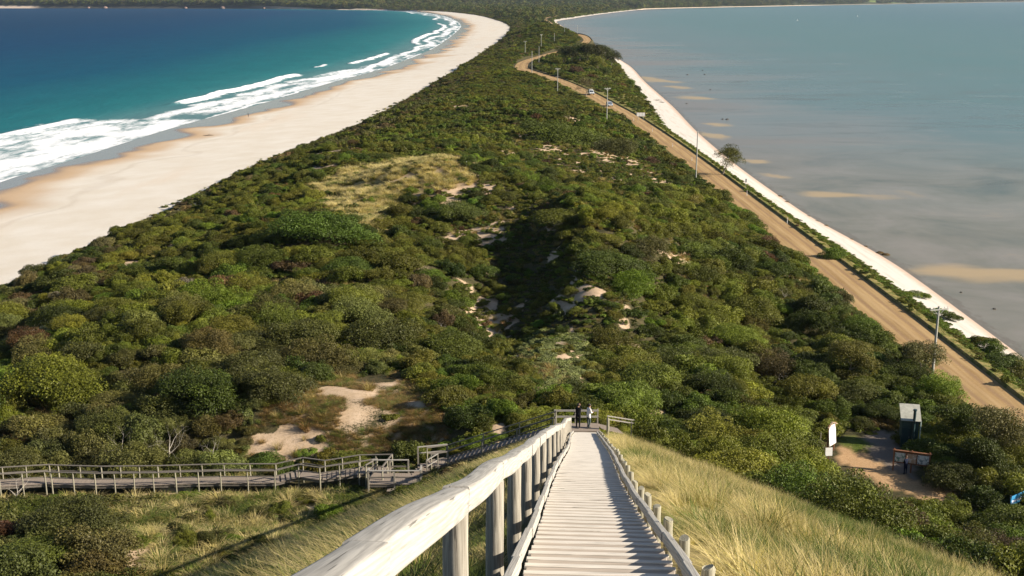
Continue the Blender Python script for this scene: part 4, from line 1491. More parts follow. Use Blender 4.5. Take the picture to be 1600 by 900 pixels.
# ------------------------------------------------------------------ the far woods
y = 1350.0
while y < 4250:
    sp = 9 + (y - 1350) * 0.003
    x0, x1 = float(XE(y)) + 14, float(XS(y)) - 14
    for j in range(max(int((x1 - x0) / sp), 0)):
        x = x0 + (j + RNG.random()) * sp
        edge_ = min(x - x0, x1 - x)
        p = np.clip((y - 1450) / 900, 0, 1)
        if RNG.random() > p or abs(x - float(RC(y))) < 7: continue
        h = RNG.uniform(8, 15) * (0.55 + 0.45 * min(edge_ / 30, 1)) * (0.5 + 0.5 * p)
        cover(x, y + RNG.uniform(-3, 3), float(H(x, y)) - 0.3, h, h, 'gum', tint_of(['dark green', 'olive green', 'grey green', 'dark green'][int(RNG.integers(4))]))
    y += sp
n = 15000
xx = np.where(RNG.random(n) < 0.8, RNG.uniform(-3300, 2600, n), RNG.uniform(-9000, 9000, n))
dc = 16 + 900 * RNG.random(n) ** 2.1
yy = YC(xx) + dc
zz = HF(xx, yy)
fm_ = np.zeros(n)
for cx, cy, rx, r_y in FIELDS:
    fm_ = np.maximum(fm_, np.exp(-(((xx - cx) / rx) ** 2 + ((yy - cy) / r_y) ** 2) ** 2))
low = ((xx > 900) & (xx < 2600) & (dc < 260)) & (vnoise(xx / 150, dc / 60, 701) > 0.35)
for x, y, z, f_, lw in zip(xx, yy, zz, fm_, low):
    if f_ > 0.25 or lw: continue
    h = RNG.uniform(11, 22)
    cover(x, y, z - 0.5, h * 1.15, h, 'gum', tint_of(['dark green', 'olive green', 'grey green', 'dark green'][int(RNG.integers(4))]))
flush('far_woods')
# ------------------------------------------------------------------ the long stairway
def sx(y): return STAIR_X0 + STAIR_KX * y


def dz_(y):
    return STAIR_Z0 + STAIR_KZ * y + 0.035 * math.sin(y * 0.23 + 0.6) * min(1, max(0, (y - 4) / 8))


def swx(y): return sx(y) + 0.05 * math.sin(y * 0.16 + 1.0) * min(1, max(0, (y - 6) / 10))


AXD = Vector((STAIR_KX, 1, 0)).normalized()
NRM = Vector((AXD.y, -AXD.x, 0))            # to the right of the way down
HWID = 0.75


def on(y, off, dz):
    p = Vector((swx(y), y, dz_(y) + dz)) + NRM * off
    return p


stair = empty('stairway', (sx(-3), -3, dz_(-3)), 'long straight timber stairway with bleached treads running down the grassy hill', 'stairway')
inv = Matrix.Translation(stair.location).inverted()


def child_build(mb, name, mats, parent, smooth=False):
    """mesh built in world coordinates, stored relative to its parent's place"""
    base = parent.matrix_world.translation if parent.type != 'EMPTY' else Vector(parent.location)
    p0 = Vector((0, 0, 0))
    q = parent
    while q is not None:
        p0 += Vector(q.location); q = q.parent
    # origin at the middle of the piece so that grain follows it
    c = Vector((0, 0, 0))
    vs = [Vector(v) for v in mb.v]
    c = sum(vs, Vector((0, 0, 0))) / len(vs)
    mb.v = [tuple(v - c) for v in vs]
    o = mb.build(name, mats, parent, smooth)
    o.location = c - p0
    return o


RUN = 0.50
y = -3.0
tre, nos = MB(), MB()
rotz = Matrix.Rotation(-math.atan(STAIR_KX), 3, 'Z')
rs = random.Random(5)
while y < 74.3:
    z = dz_(y + RUN)
    for k, (w, mb) in enumerate(((0.40, tre), (0.07, nos))):
        yy_ = y + (0.215 if k == 0 else 0.455)
        c_ = Vector((swx(yy_), yy_, z - 0.022 + (0.004 if k else 0) + rs.uniform(-.004, .004)))
        R = rotz @ Matrix.Rotation(rs.uniform(-.006, .006), 3, 'Y') @ Matrix.Rotation(rs.uniform(-.012, .012) - (0.03 if k else 0), 3, 'X')
        mb.box(c_, (2 * HWID + rs.uniform(-.03, .03), w, 0.045), R, 0, 0.006)
    y += RUN
child_build(tre, 'tread', M_TREAD, stair)
child_build(nos, 'nosing', M_NOSE, stair)
for s_ in (-1, 1):
    mb = MB()
    st_ = np.arange(-3, 74.4, 2.58)
    for a, b_ in zip(st_[:-1], st_[1:]):
        mb.beam(on(a, s_ * (HWID - 0.05), -0.30), on(b_, s_ * (HWID - 0.05), -0.30), 0.07, 0.26)
    child_build(mb, 'stringer', M_OLD, stair)
    mb = MB()
    for i, (a, b_) in enumerate(zip(st_[:-1], st_[1:])):
        wob = 0.015 * (i % 2)
        mb.beam(on(a, s_ * (HWID + 0.045 + wob), 0.085), on(b_, s_ * (HWID + 0.045 + wob), 0.085), 0.085, 0.125, 0, 0.012, 0.015)
    child_build(mb, 'kerb', M_STAIRRAIL, stair)
# handrail on the left: round posts and heavy half-round beams
py_ = [-1.6, 1.4, 4.2, 7.3, 10.6, 13.9, 17.4, 21.2]
while py_[-1] < 73.5: py_.append(py_[-1] + 3.75)
py_[-1] = 74.2


def log_post(p, r, z0, z1, name, parent, mat=None, n=14):
    mb = MB()
    k = 7
    pts = [(p.x + rs.uniform(-.006, .006), p.y + rs.uniform(-.006, .006), z0 + (z1 - z0) * i / (k - 1)) for i in range(k)]
    rad = [r * (1.04 - 0.06 * i / (k - 1)) * rs.uniform(0.97, 1.03) for i in range(k)]
    pts.append((p.x, p.y, z1 + 0.012)); rad.append(rad[-1] * 0.86)
    mb.tube(pts, rad, n)
    return child_build(mb, name, mat or M_POST, parent, True)


for y in py_:
    p = on(y, -1.06, 0)
    log_post(p, 0.092, float(H(p.x, p.y)) - 0.25, dz_(y) + 0.86, 'post', stair)


def beam_log(mb, a, b, w, h):
    """squared log with worn edges"""
    a, b = Vector(a), Vector(b)
    yv = (b - a).normalized(); xv = yv.cross(Vector((0, 0, 1))).normalized(); zv = xv.cross(yv)
    prof = []
    bv = 0.022
    for cx, cy, a0 in ((1, 1, 0), (-1, 1, 90), (-1, -1, 180), (1, -1, 270)):
        for q_ in (0, 30, 60, 90):
            t_ = math.radians(a0 + q_)
            prof.append((cx * (w / 2 - bv) + bv * math.cos(t_), cy * (h / 2 - bv) + bv * math.sin(t_)))
    n = 9
    V, Fs = [], []
    L = (b - a).length
    ph = rs.uniform(0, 6)
    for i in range(n + 1):
        u = i / n
        c = a + (b - a) * u + zv * 0.012 * math.sin(ph + u * 5) + xv * 0.010 * math.sin(ph * 2 + u * 4)
        sc = 1 + 0.03 * math.sin(ph * 3 + u * 6)
        for q in prof: V.append(c + xv * q[0] * sc + zv * q[1] * sc)
    m = len(prof)
    for i in range(n):
        for k in range(m):
            j = (k + 1) % m
            Fs.append((i * m + k, i * m + j, i * m + m + j, i * m + m + k))
    Fs.append(tuple(range(m - 1, -1, -1))); Fs.append(tuple(n * m + k for k in range(m)))
    mb.add(V, Fs)


for i, (a, b_) in enumerate(zip(py_[:-1], py_[1:])):
    mb = MB()
    j1, j2 = rs.uniform(-.005, .005), rs.uniform(-.005, .005)
    beam_log(mb, on(a + 0.008, -1.06 + j1, 0.955 + rs.uniform(-.006, .006)), on(b_ - 0.008, -1.06 + j2, 0.955 + rs.uniform(-.006, .006)), 0.19, 0.19)
    o = child_build(mb, 'handrail', M_STAIRRAIL, stair, True)
# short posts along the right kerb
ky = [9.6 + 2.05 * i for i in range(31)]
for i, y in enumerate(ky):
    p = on(y, HWID + 0.19 + rs.uniform(0, 0.03), 0)
    log_post(p, 0.062, float(H(p.x, p.y)) - 0.3, dz_(y) + rs.uniform(0.12, 0.22), 'kerb_post', stair, M_OLDPOST)

# ------------------------------------------------------------------ landing where two people stand
LX0, LX1, LY0, LY1, LZ = 2.95, 6.05, 74.5, 76.05, 15.98
land = empty('landing', (4.5, 75.3, LZ - 0.5), 'square timber landing with rails at the foot of the long stairway', 'landing')
mb = MB()
k = 0
yq = LY0 + 0.07
while yq < LY1:
    mb.box((0.5 * (LX0 + LX1), yq, LZ - 0.022 + rs.uniform(-.003, .003)), (LX1 - LX0, 0.135, 0.044)); yq += 0.142
child_build(mb, 'deck', M_PLANK, land)
mb = MB()
for yq in (LY0 + 0.1, LY1 - 0.1): mb.box((0.5 * (LX0 + LX1), yq, LZ - 0.14), (LX1 - LX0, 0.09, 0.19))
child_build(mb, 'bearer', M_OLD, land)
for x_, y_, h_ in [(LX0 + .05, LY1, 1.0), (4.45, LY1, 1.0), (LX1 - .05, LY1, 1.05), (LX0 + .05, LY0 + .1, .98)]:
    mb = MB(); zg = float(H(x_, y_)) - 0.3
    mb.box((x_, y_, (zg + LZ + h_) / 2), (0.10, 0.10, LZ + h_ - zg)); child_build(mb, 'post', M_POST, land)
for z_ in (0.95, 0.5):
    mb = MB(); mb.beam((LX0, LY1 - 0.07, LZ + z_), (LX1, LY1 - 0.07, LZ + z_), 0.045, 0.13); child_build(mb, 'rail', M_RAIL, land)
# stub of the walk leaving to the right, mostly in the bushes
spur = empty('ramp_walk', (6.1, 75.6, LZ - 0.6), 'short timber ramp with twin rails leaving the landing into dark bushes', 'walkway')
mb = MB()
for i in range(11):
    x_ = 6.12 + i * 0.142
    mb.box((x_, 75.5 + (x_ - 6.1) * 0.35, LZ - 0.03 - (x_ - 6.1) * 0.38), (0.135, 1.15, 0.044), Matrix.Rotation(0.33, 3, 'Z'))
child_build(mb, 'deck', M_PLANK, spur)
for x_ in (6.75, 8.5):
    mb = MB(); y_ = 76.2 + (x_ - 6.1) * 0.35; zz_ = LZ - 0.25 - (x_ - 6.1) * 0.30
    zg = float(H(x_, y_)) - 0.3
    mb.box((x_, y_, (zg + zz_ + 0.72) / 2), (0.09, 0.09, zz_ + 0.72 - zg)); child_build(mb, 'post', M_OLDPOST, spur)
mb = MB(); x_, y_ = 6.62, 74.8; zg = float(H(x_, y_)) - 0.3
log_post(Vector((x_, y_, 0)), 0.10, zg, LZ + 0.85, 'end_post', spur, M_OLDPOST)
for z_ in (0.86, 0.62):
    mb = MB(); mb.beam((6.7, 76.35, LZ + z_ - 0.44), (8.7, 77.05, LZ + z_ - 1.03), 0.045, 0.07); child_build(mb, 'rail', M_RAIL, spur)

# ------------------------------------------------------------------ lower boardwalk
def walk(name, label, cat, pts, w, posts_at=1.55, mat_deck=None, rails=(True, True), ends=(True, True), step=0.34):
    root = empty(name, (pts[0][0], pts[0][1], pts[0][2] - 0.5), label, cat)
    pts = [Vector(p) for p in pts]
    n = len(pts)
    nr = []
    for i in range(n):
        d = Vector((0, 0, 0))
        if i > 0: d += (pts[i] - pts[i - 1]).xy.normalized().to_3d()
        if i < n - 1: d += (pts[i + 1] - pts[i]).xy.normalized().to_3d()
        d.normalize()
        nr.append(Vector((d.y, -d.x, 0)))
    deck = MB(); bear = MB()
    for i in range(n - 1):
        a, b = pts[i], pts[i + 1]
        L = (b - a).xy.length
        slope = (b.z - a.z) / L
        steep = abs(slope) > 0.08
        sp = step if steep else 0.147
        m = max(1, int(round(L / sp)))
        ang = math.atan2((b - a).y, (b - a).x)
        for q in range(m):
            u = (q + 0.5) / m
            c = a + (b - a) * u
            R = Matrix.Rotation(ang, 3, 'Z')
            # the boards near a bend turn with it
            nn = nr[i].lerp(nr[i + 1], u)
            R2 = Matrix.Rotation(math.atan2(nn.x, -nn.y), 3, 'Z') if not steep else R
            deck.box((c.x, c.y, c.z - 0.022 + rs.uniform(-.004, .004)), (L / m - 0.008 if not steep else L / m * 0.9, w + rs.uniform(-.02, .02), 0.044), R2)
        for s_ in (-1, 1):
            bear.beam(a + nr[i] * s_ * (w / 2 - 0.08) - Vector((0, 0, 0.15)), b + nr[i + 1] * s_ * (w / 2 - 0.08) - Vector((0, 0, 0.15)), 0.07, 0.20)
    child_build(deck, 'deck', mat_deck or M_PLANK, root)
    child_build(bear, 'bearer', M_OLD, root)
    for si, s_ in enumerate((-1, 1)):
        if not rails[si]: continue
        for i in range(n - 1):
            a = pts[i] + nr[i] * s_ * (w / 2 + 0.05); b = pts[i + 1] + nr[i + 1] * s_ * (w / 2 + 0.05)
            m = max(1, int(round((b - a).xy.length / posts_at)))
            for q in range(m + (1 if i == n - 2 else 0)):
                c = a + (b - a) * (q / m)
                zg = min(float(H(c.x, c.y)) - 0.25, c.z - 0.35)
                mb = MB()
                r_ = rs.uniform(0.042, 0.056)
                lean = Vector((rs.uniform(-.02, .02), rs.uniform(-.02, .02), 0))
                mb.tube([(c.x, c.y, zg), (c.x, c.y, c.z), Vector((c.x, c.y, c.z + 0.93)) + lean], [r_ * 1.05, r_, r_ * 0.95], 8)
                child_build(mb, 'post', M_OLDPOST, root, True)
            for nm, h_, ww, hh in (('top_rail', 0.955, 0.105, 0.05), ('mid_rail', 0.52, 0.04, 0.075)):
                mb = MB()
                mb.beam(a + Vector((0, 0, h_)), b + Vector((0, 0, h_)), ww, hh, 0, 0, 0.05)
                child_build(mb, nm, M_OLD, root)
    return root


walk('stair_flight', 'grey timber flight with dark railings dropping left from the landing', 'stairway', BW[0:3], 1.15, 2.4)
walk('boardwalk', 'grey low boardwalk with post rails winding left across the sandy hollow', 'boardwalk', BW[4:], 1.15)
# boxy platform with a turned stair between the flight and the boardwalk
plat = empty('boardwalk_platform', (-6.9, 74.9, 11.8), 'boxy square timber platform with pale rails between flight and boardwalk', 'platform')
pa, pb = BW[3], BW[4]
X0, X1, Y0, Y1, PZ = -9.9, -6.3, 73.7, 75.6, 12.4
mb = MB(); xq = X0 + .07
while xq < X1:
    mb.box((xq, (Y0 + Y1) / 2, PZ - 0.022), (0.135, Y1 - Y0, 0.044)); xq += 0.142
child_build(mb, 'deck', M_PLANK, plat)
mb = MB()
for yq in (Y0 + .08, Y1 - .08): mb.box(((X0 + X1) / 2, yq, PZ - 0.15), (X1 - X0, 0.08, 0.2))
child_build(mb, 'bearer', M_OLD, plat)
for x_, y_ in [(X0, Y0), (X1, Y0), (-8.1, Y0), (X0 + .1, Y1), (-7.3, Y1), (-8.6, Y1), (X1, 74.6)]:
    mb = MB(); zg = float(H(x_, y_)) - 0.3
    mb.box((x_, y_, (zg + PZ + 0.98) / 2), (0.1, 0.1, PZ + 0.98 - zg)); child_build(mb, 'post', M_POST, plat)
for a, b in [((X0, Y0), (X1, Y0)), ((X0 + .1, Y1), (-7.3, Y1)), ((X1, Y0), (X1, 74.6)), ((X0, Y0), (X0, 74.1))]:
    for nm, h_, ww, hh in (('top_rail', 0.99, 0.13, 0.05), ('mid_rail', 0.5, 0.045, 0.10)):
        mb = MB(); mb.beam((*a, PZ + h_), (*b, PZ + h_), ww, hh, 0, 0, 0.06); child_build(mb, nm, M_RAIL if nm == 'top_rail' else M_OLD, plat)
mb = MB(); mb.box(((X0 + X1) / 2 + 0.6, Y0 - 0.28, PZ - 0.32), (2.2, 0.42, 0.05)); mb.box(((X0 + X1) / 2 - 0.3, Y0 - 0.28, PZ - 0.47), (0.08, 0.3, 0.3)); mb.box(((X0 + X1) / 2 + 1.4, Y0 - 0.28, PZ - 0.47), (0.08, 0.3, 0.3))
child_build(mb, 'step', M_PLANK, plat)
# short turned stair from the flight's end down to the platform
mb = MB()
for i in range(5):
    u = i / 4
    mb.box((-6.0 - 0.5 * u, 76.5 - 0.95 * u, 12.69 - 0.28 * u), (1.15, 0.30, 0.05), Matrix.Rotation(0.25, 3, 'Z'))
child_build(mb, 'tread', M_PLANK, plat)
for x_, y_, z_ in [(-5.25, 76.1, 12.7), (-6.0, 75.6, 12.4), (-6.75, 77.3, 12.7), (-4.7, 77.7, 12.75)]:
    mb = MB(); zg = float(H(x_, y_)) - 0.3; mb.box((x_, y_, (zg + z_ + .98) / 2), (0.1, 0.1, z_ + .98 - zg)); child_build(mb, 'post', M_POST, plat)
for a, b in [((-5.25, 76.1, 12.7), (-6.0, 75.6, 12.4)), ((-6.75, 77.3, 12.7), (-4.7, 77.7, 12.75))]:
    for nm, h_ in (('top_rail', 0.97), ('mid_rail', 0.5)):
        mb = MB(); mb.beam(Vector(a) + Vector((0, 0, h_)), Vector(b) + Vector((0, 0, h_)), 0.1 if nm == 'top_rail' else 0.045, 0.06, 0, 0, 0.05); child_build(mb, nm, M_RAIL, plat)

# ------------------------------------------------------------------ power poles
def pole(px, pyb, pyt, label, arms, lift=0.0, depth_y=None):
    b = hit(px, pyb) if depth_y is None else None
    if depth_y is not None:
        # stands where its line of sight reaches that distance
        x_ = (px - 800) / FPX * proj(0, depth_y, 8)[2]
        b = Vector((x_, depth_y, float(H(x_, depth_y))))
    d = proj(*b)[2]
    ht = max(7.0, min(11.5, (pyb - pyt) * d / FPX * 1.03))
    root = empty('power_pole', tuple(b - Vector((0, 0, 0.5))), label, 'power pole', 'power poles beside the dirt road')
    root.rotation_euler = (0, 0, 0)
    mb = MB()
    k = 8
    mb.tube([(b.x + 0.004 * i, b.y, b.z - 0.5 + (ht + 0.5) * i / (k - 1)) for i in range(k)], [0.17 - 0.05 * i / (k - 1) for i in range(k)], 10)
    child_build(mb, 'post', M_POLE, root, True)
    top = b + Vector((0.02, 0, ht))
    if arms:
        mb = MB()
        ang = Matrix.Rotation(arms, 3, 'Z')
        w = 1.15
        A, B_ = top + ang @ Vector((-w, -0.14, -0.35)), top + ang @ Vector((w, -0.14, -0.35))
        mb.beam(A, B_, 0.11, 0.13); arm = child_build(mb, 'crossarm', M_POLE, root)
        mb = MB()
        for s_ in (-1, 1):
            mb.beam(top + ang @ Vector((s_ * 0.62, -0.13, -0.42)), top + ang @ Vector((0, -0.13, -1.0)), 0.03, 0.045)
        child_build(mb, 'brace', M_STEEL, root)
        for u in (-0.95, -0.6, 0.6, 0.95):
            mb = MB(); c = top + ang @ Vector((u * w, -0.14, -0.28))
            mb.tube([c, c + Vector((0, 0, .07)), c + Vector((0, 0, .08)), c + Vector((0, 0, .16)), c + Vector((0, 0, .17)), c + Vector((0, 0, .24))], [.02, .02, .06, .055, .045, .03], 8)
            child_build(mb, 'insulator', M_CERAMIC, root, True)
    else:
        mb = MB(); mb.tube([top - Vector((0, 0, .02)), top + Vector((0, 0, .1)), top + Vector((0, 0, .22))], [.05, .06, .03], 8)
        child_build(mb, 'insulator', M_CERAMIC, root, True)
    return root


pole(1456, 592, 478, 'nearest tall grey power pole with wide crossarm beside the dirt road', 0.25)
pole(1087, 284, 208, 'plain grey power pole standing left of the lone shore tree', 0.0)
pole(948, 189, 139, 'pale power pole with small crossarm left of the white billboard', 0.5)
pole(871, 144, 108, 'pale power pole left of the oncoming white car', 0.4)
pole(831, 117, 82, 'tallest pale power pole at the sharp bend of the road', 0.0)
pole(842, 101, 74, 'slim power pole just behind the pole at the bend', 0.0)
pole(845.5, 80, 59, 'power pole with crossarm up the slope behind the bend', 0.7, depth_y=840)
pole(820.5, 88, 68, 'power pole with crossarm among scrub left of the road bend', 0.2, depth_y=780)
pole(866, 72, 58, 'small distant power pole beside the pale roadside strip', 0.0, depth_y=930)
pole(882, 64, 51, 'tiny distant power pole on the green headland slope', 0.0, depth_y=1050)
pole(902, 61, 46, 'farthest faint power pole against the bay water', 0.0, depth_y=1080)

# ------------------------------------------------------------------ guide posts and signs
def guide(px, py, label, name='guide_post', h=1.0, group='white guide posts along the verge'):
    b = hit(px, py)
    root = empty(name, tuple(b), label, 'guide post', group)
    mb = MB(); mb.box((b.x, b.y, b.z + h / 2 - 0.1), (0.13, 0.05, h + 0.2), None, 0, 0.008); child_build(mb, 'post', M_WHITE, root)
    mb = MB(); mb.box((b.x, b.y - 0.03, b.z + h * 0.78), (0.07, 0.012, 0.14)); child_build(mb, 'reflector', M_RED, root)
    return root


M_RED = paint('red_reflector', (0.45, 0.03, 0.02), 0.3, 0.5, 0.1)
guide(990, 189, 'white guide post just left of the white billboard', h=1.15)
guide(1019.5, 206, 'white guide post below the billboard, at the road edge', h=1.15)
guide(1051, 230, 'white guide post midway between billboard and bare power pole', h=1.1)
guide(1081, 252, 'white guide post hidden behind the bare power pole', h=1.1)
guide(1167, 306, 'white guide post beside a small green bush on the verge', h=1.2)
guide(1230, 350, 'nearest white guide post on the grassy verge by the road', h=1.2)
guide(712, 225, 'white marker stake standing alone in scrub on the dune crest', 'marker_stake', 1.3, 'white stakes in the dunes')
guide(729, 262, 'white marker stake at the right edge of the straw covered mound', 'marker_stake', 1.1, 'white stakes in the dunes')
# small grey sign on a post on the shell beach
b = hit(1165, 294)
r0 = empty('beach_sign', tuple(b), 'small grey sign on a thin post on the white shell beach', 'sign')
mb = MB(); mb.tube([(b.x, b.y, b.z - .2), (b.x, b.y, b.z + 2.1)], 0.035, 8); child_build(mb, 'post', M_STEEL, r0, True)
mb = MB(); mb.box((b.x, b.y - 0.05, b.z + 1.75), (0.34, 0.02, 0.8), None, 0, 0.004); child_build(mb, 'panel', paint('sign_grey', (0.22, 0.24, 0.26), 0.5), r0)
# white three-panel billboard
b = hit(1001, 189)
r0 = empty('billboard', tuple(b), 'white three panel billboard on two thin posts beside the dirt road', 'billboard')
wd_ = 13.0 * proj(*b)[2] / FPX
for s_ in (-0.3, 0.3):
    mb = MB(); mb.tube([(b.x + s_ * wd_, b.y + .06, b.z - .3), (b.x + s_ * wd_, b.y + .06, b.z + 2.9)], 0.06, 8); child_build(mb, 'post', M_STEEL, r0, True)
for k in (-1, 0, 1):
    mb = MB(); mb.box((b.x + k * wd_ / 3, b.y - 0.02, b.z + 2.25), (wd_ / 3 - 0.07, 0.05, 1.25)); child_build(mb, 'panel', M_WHITE, r0)
mb = MB()
for z_ in (1.58, 2.92): mb.box((b.x, b.y, b.z + z_), (wd_ + .1, 0.07, 0.07))
for s_ in (-0.5, 0.5): mb.box((b.x + s_ * wd_, b.y, b.z + 2.25), (0.07, 0.07, 1.27))
child_build(mb, 'frame', paint('billboard_frame', (0.33, 0.22, 0.2), 0.6), r0)

# ------------------------------------------------------------------ notice boards by the gravel clearing
M_SIGNWOOD = wood('sign_timber', (0.13, 0.055, 0.03), (0.28, 0.13, 0.07), 'z', 40)
M_GREENP = paint('dark_green_paint', (0.016, 0.045, 0.05), 0.5, 0.4, 0.2)


def board(root, c, ang, w, h, tilt, name='panel', mat=None, th=0.05):
    mb = MB()
    R = Matrix.Rotation(ang, 3, 'Z') @ Matrix.Rotation(tilt, 3, 'X')
    mb.box(c, (w, th, h), R, 0, 0.006)
    return child_build(mb, name, mat or M_WHITE, root), R


b1 = hit(1415, 737)
nb = empty('notice_board', tuple(b1), 'long dark framed notice board with pale map panels in tree shade', 'notice board')
A, B_ = b1 + Vector((-1.05, 0.3, 0)), b1 + Vector((1.75, -0.75, 0))
dirv = (B_ - A).normalized(); ang = math.atan2(dirv.y, dirv.x)
for u in (0.0, 0.5, 1.0):
    p = A + (B_ - A) * u; zg = float(H(p.x, p.y))
    mb = MB(); mb.box((p.x, p.y, zg + 0.95), (0.11, 0.11, 2.3)); child_build(mb, 'post', M_SIGNWOOD, nb)
Zb = float(H(b1.x, b1.y))
nside = Vector((dirv.y, -dirv.x, 0))
board(nb, (A + B_) / 2 + Vector((0, 0, 1.35 + Zb - (A.z + B_.z) / 2)) + nside * 0.05, ang, 3.0, 1.05, -0.12, 'backboard', M_SIGNWOOD, 0.04)
M_MAPS = []
for nm, base, ink in [('map_print', (0.60, 0.62, 0.60), (0.12, 0.25, 0.22)), ('photo_print', (0.45, 0.30, 0.2), (0.62, 0.55, 0.48)), ('text_print', (0.64, 0.64, 0.62), (0.2, 0.25, 0.27))]:
    t = NT(nm); n_ = t.noise(t.obj(), 5.0, 3); c_ = t.mix(t.ramp(n_, [(0.52, 0.0), (0.6, 1.0)]), base, ink)
    M_MAPS.append(t.done(t.bsdf(c_, 0.4, 0.4)))
for k, (u, w_) in enumerate([(0.17, 0.85), (0.5, 0.75), (0.82, 0.95)]):
    p = A + (B_ - A) * u
    board(nb, Vector((p.x, p.y, Zb + 1.36)) + nside * 0.095, ang, w_, 0.82, -0.12, 'panel', M_MAPS[k], 0.02)
mb = MB(); mb.beam(Vector((A.x, A.y, Zb + 1.97)) - dirv * .15 + nside * .02, Vector((B_.x, B_.y, Zb + 1.97)) + dirv * .15 + nside * .02, 0.22, 0.05); child_build(mb, 'cap', M_SIGNWOOD, nb)

b2 = hit(1298, 707)
ts = empty('tall_sign', tuple(b2), 'tall white leaning information panel on timber frame at clearing edge', 'sign')
Z2 = b2.z
angs = math.radians(48)
R_s = Matrix.Rotation(angs, 3, 'Z')
for s_ in (-0.62, 0.62):
    p = b2 + R_s @ Vector((s_, 0.06, 0)); mb = MB(); mb.box((p.x, p.y, Z2 + 1.3), (0.1, 0.1, 3.1), R_s); child_build(mb, 'post', M_SIGNWOOD, ts)
t = NT('tall_sign_print'); n_ = t.noise(t.obj(), 2.4, 3)
c_ = t.mix(t.ramp(n_, [(0.56, 0.0), (0.62, 0.6)]), (0.74, 0.73, 0.70), (0.28, 0.33, 0.36))
board(ts, b2 + R_s @ Vector((0, -0.03, 1.75)), angs, 1.3, 1.9, -0.1, 'panel', t.done(t.bsdf(c_, 0.4, 0.4)))
mb = MB()
for s_ in (-1, 1): mb.beam(b2 + R_s @ Vector((0.85 * s_, 0, 2.62)), b2 + R_s @ Vector((0, 0, 3.0)), 0.14, 0.06)
child_build(mb, 'gable', wood('gable_timber', (0.45, 0.30, 0.2), (0.62, 0.47, 0.35), 'y', 30), ts)
b3 = hit(1294, 722)
ss = empty('small_sign', tuple(b3), 'small square white sign in front of the tall white panel', 'sign')
mb = MB(); mb.box((b3.x, b3.y + 0.05, b3.z + 0.55), (0.08, 0.08, 1.5)); child_build(mb, 'post', M_SIGNWOOD, ss)
board(ss, b3 + Vector((0, 0, 1.0)), math.radians(8), 0.66, 0.78, -0.05, 'panel', M_WHITE, 0.03)
for px, py, h_ in [(1275, 712, 1.4), (1281, 700, 1.5)]:
    bb = hit(px, py); rr0 = empty('timber_post', tuple(bb), 'thin weathered timber post left of the tall white sign' if px == 1275 else 'second weathered timber post behind small white sign', 'post')
    log_post(bb, 0.05, bb.z - .2, bb.z + h_, 'shaft', rr0, M_OLDPOST, 8)

b4 = hit(1576, 801)
bs = empty('blue_sign', tuple(b4), 'long blue sign with white lettering band on dark posts', 'sign')
d4 = Vector((0.80, 0.60, 0)).normalized(); ang4 = math.atan2(d4.y, d4.x)
for u in (0.05, 2.9):
    p = b4 + d4 * u; mb = MB(); zg = float(H(p.x, p.y)); mb.box((p.x, p.y, zg + 0.65), (0.13, 0.13, 1.7)); child_build(mb, 'post', M_BLACK, bs)
M_BLUE = paint('sign_blue', (0.045, 0.26, 0.52), 0.4, 0.4, 0.12)
board(bs, b4 + d4 * 1.5 + Vector((0.03, -0.05, 1.0)), ang4, 3.0, 0.78, -0.1, 'panel', M_BLUE, 0.06)
M_LETTER = paint('sign_lettering', (0.70, 0.72, 0.85), 0.4, 0.4, 0.05)
mb = MB()
Rl = Matrix.Rotation(ang4, 3, 'Z') @ Matrix.Rotation(-0.1, 3, 'X')
xq = 0.2
rl_ = random.Random(9)
while xq < 2.75:
    w_ = rl_.uniform(0.07, 0.13)
    mb.box(b4 + d4 * xq + Vector((0.03, -0.05, 0.93)) + Rl @ Vector((0, -0.036, 0)), (w_, 0.008, rl_.choice((0.20, 0.26))), Rl); xq += w_ + 0.05
child_build(mb, 'lettering', M_LETTER, bs)

# ------------------------------------------------------------------ green hut with pale skillion roof
b5 = hit(1418, 694)
hut = empty('toilet_hut', tuple(b5), 'narrow dark green timber hut with pale sloping roof', 'hut')
W5, D5, H5 = 1.5, 1.6, 2.75
ang5 = math.radians(-12); R5 = Matrix.Rotation(ang5, 3, 'Z')
t = NT('green_boards')
wv = t.n('TexWave', wave_type='BANDS', bands_direction='X'); wv.inputs['Scale'].default_value = 3.2
t.l(t.obj(), wv.inputs['Vector'])
n_ = t.noise(t.obj(), 4, 4)
c_ = t.mix(t.ramp(wv.outputs['Fac'], [(0.02, 0.8), (0.12, 0.0)]), t.mix(n_, (0.022, 0.052, 0.050), (0.045, 0.085, 0.08)), (0.008, 0.016, 0.016))
M_HUT = t.done(t.bsdf(c_, 0.6, 0.3))
mb = MB()
zf, zr = H5, H5 + 0.75
P8 = [(-W5 / 2, -D5 / 2, -.3), (W5 / 2, -D5 / 2, -.3), (W5 / 2, D5 / 2, -.3), (-W5 / 2, D5 / 2, -.3), (-W5 / 2, -D5 / 2, zf), (W5 / 2, -D5 / 2, zf), (W5 / 2, D5 / 2, zr), (-W5 / 2, D5 / 2, zr)]
mb.add([b5 + R5 @ Vector(p) for p in P8], [(3, 2, 1, 0), (4, 5, 6, 7), (0, 1, 5, 4), (1, 2, 6, 5), (2, 3, 7, 6), (3, 0, 4, 7)])
child_build(mb, 'wall', M_HUT, hut)
tl = math.atan2(0.75, D5)
mb = MB(); mb.box(b5 + R5 @ Vector((0, -0.02, H5 + 0.375 + 0.05)), (W5 + 0.32, (D5 + 0.45) / math.cos(tl), 0.06), R5 @ Matrix.Rotation(tl, 3, 'X'))
child_build(mb, 'roof', paint('pale_roof_sheet', (0.46, 0.46, 0.40), 0.5, 0.4, 0.25, 3), hut)
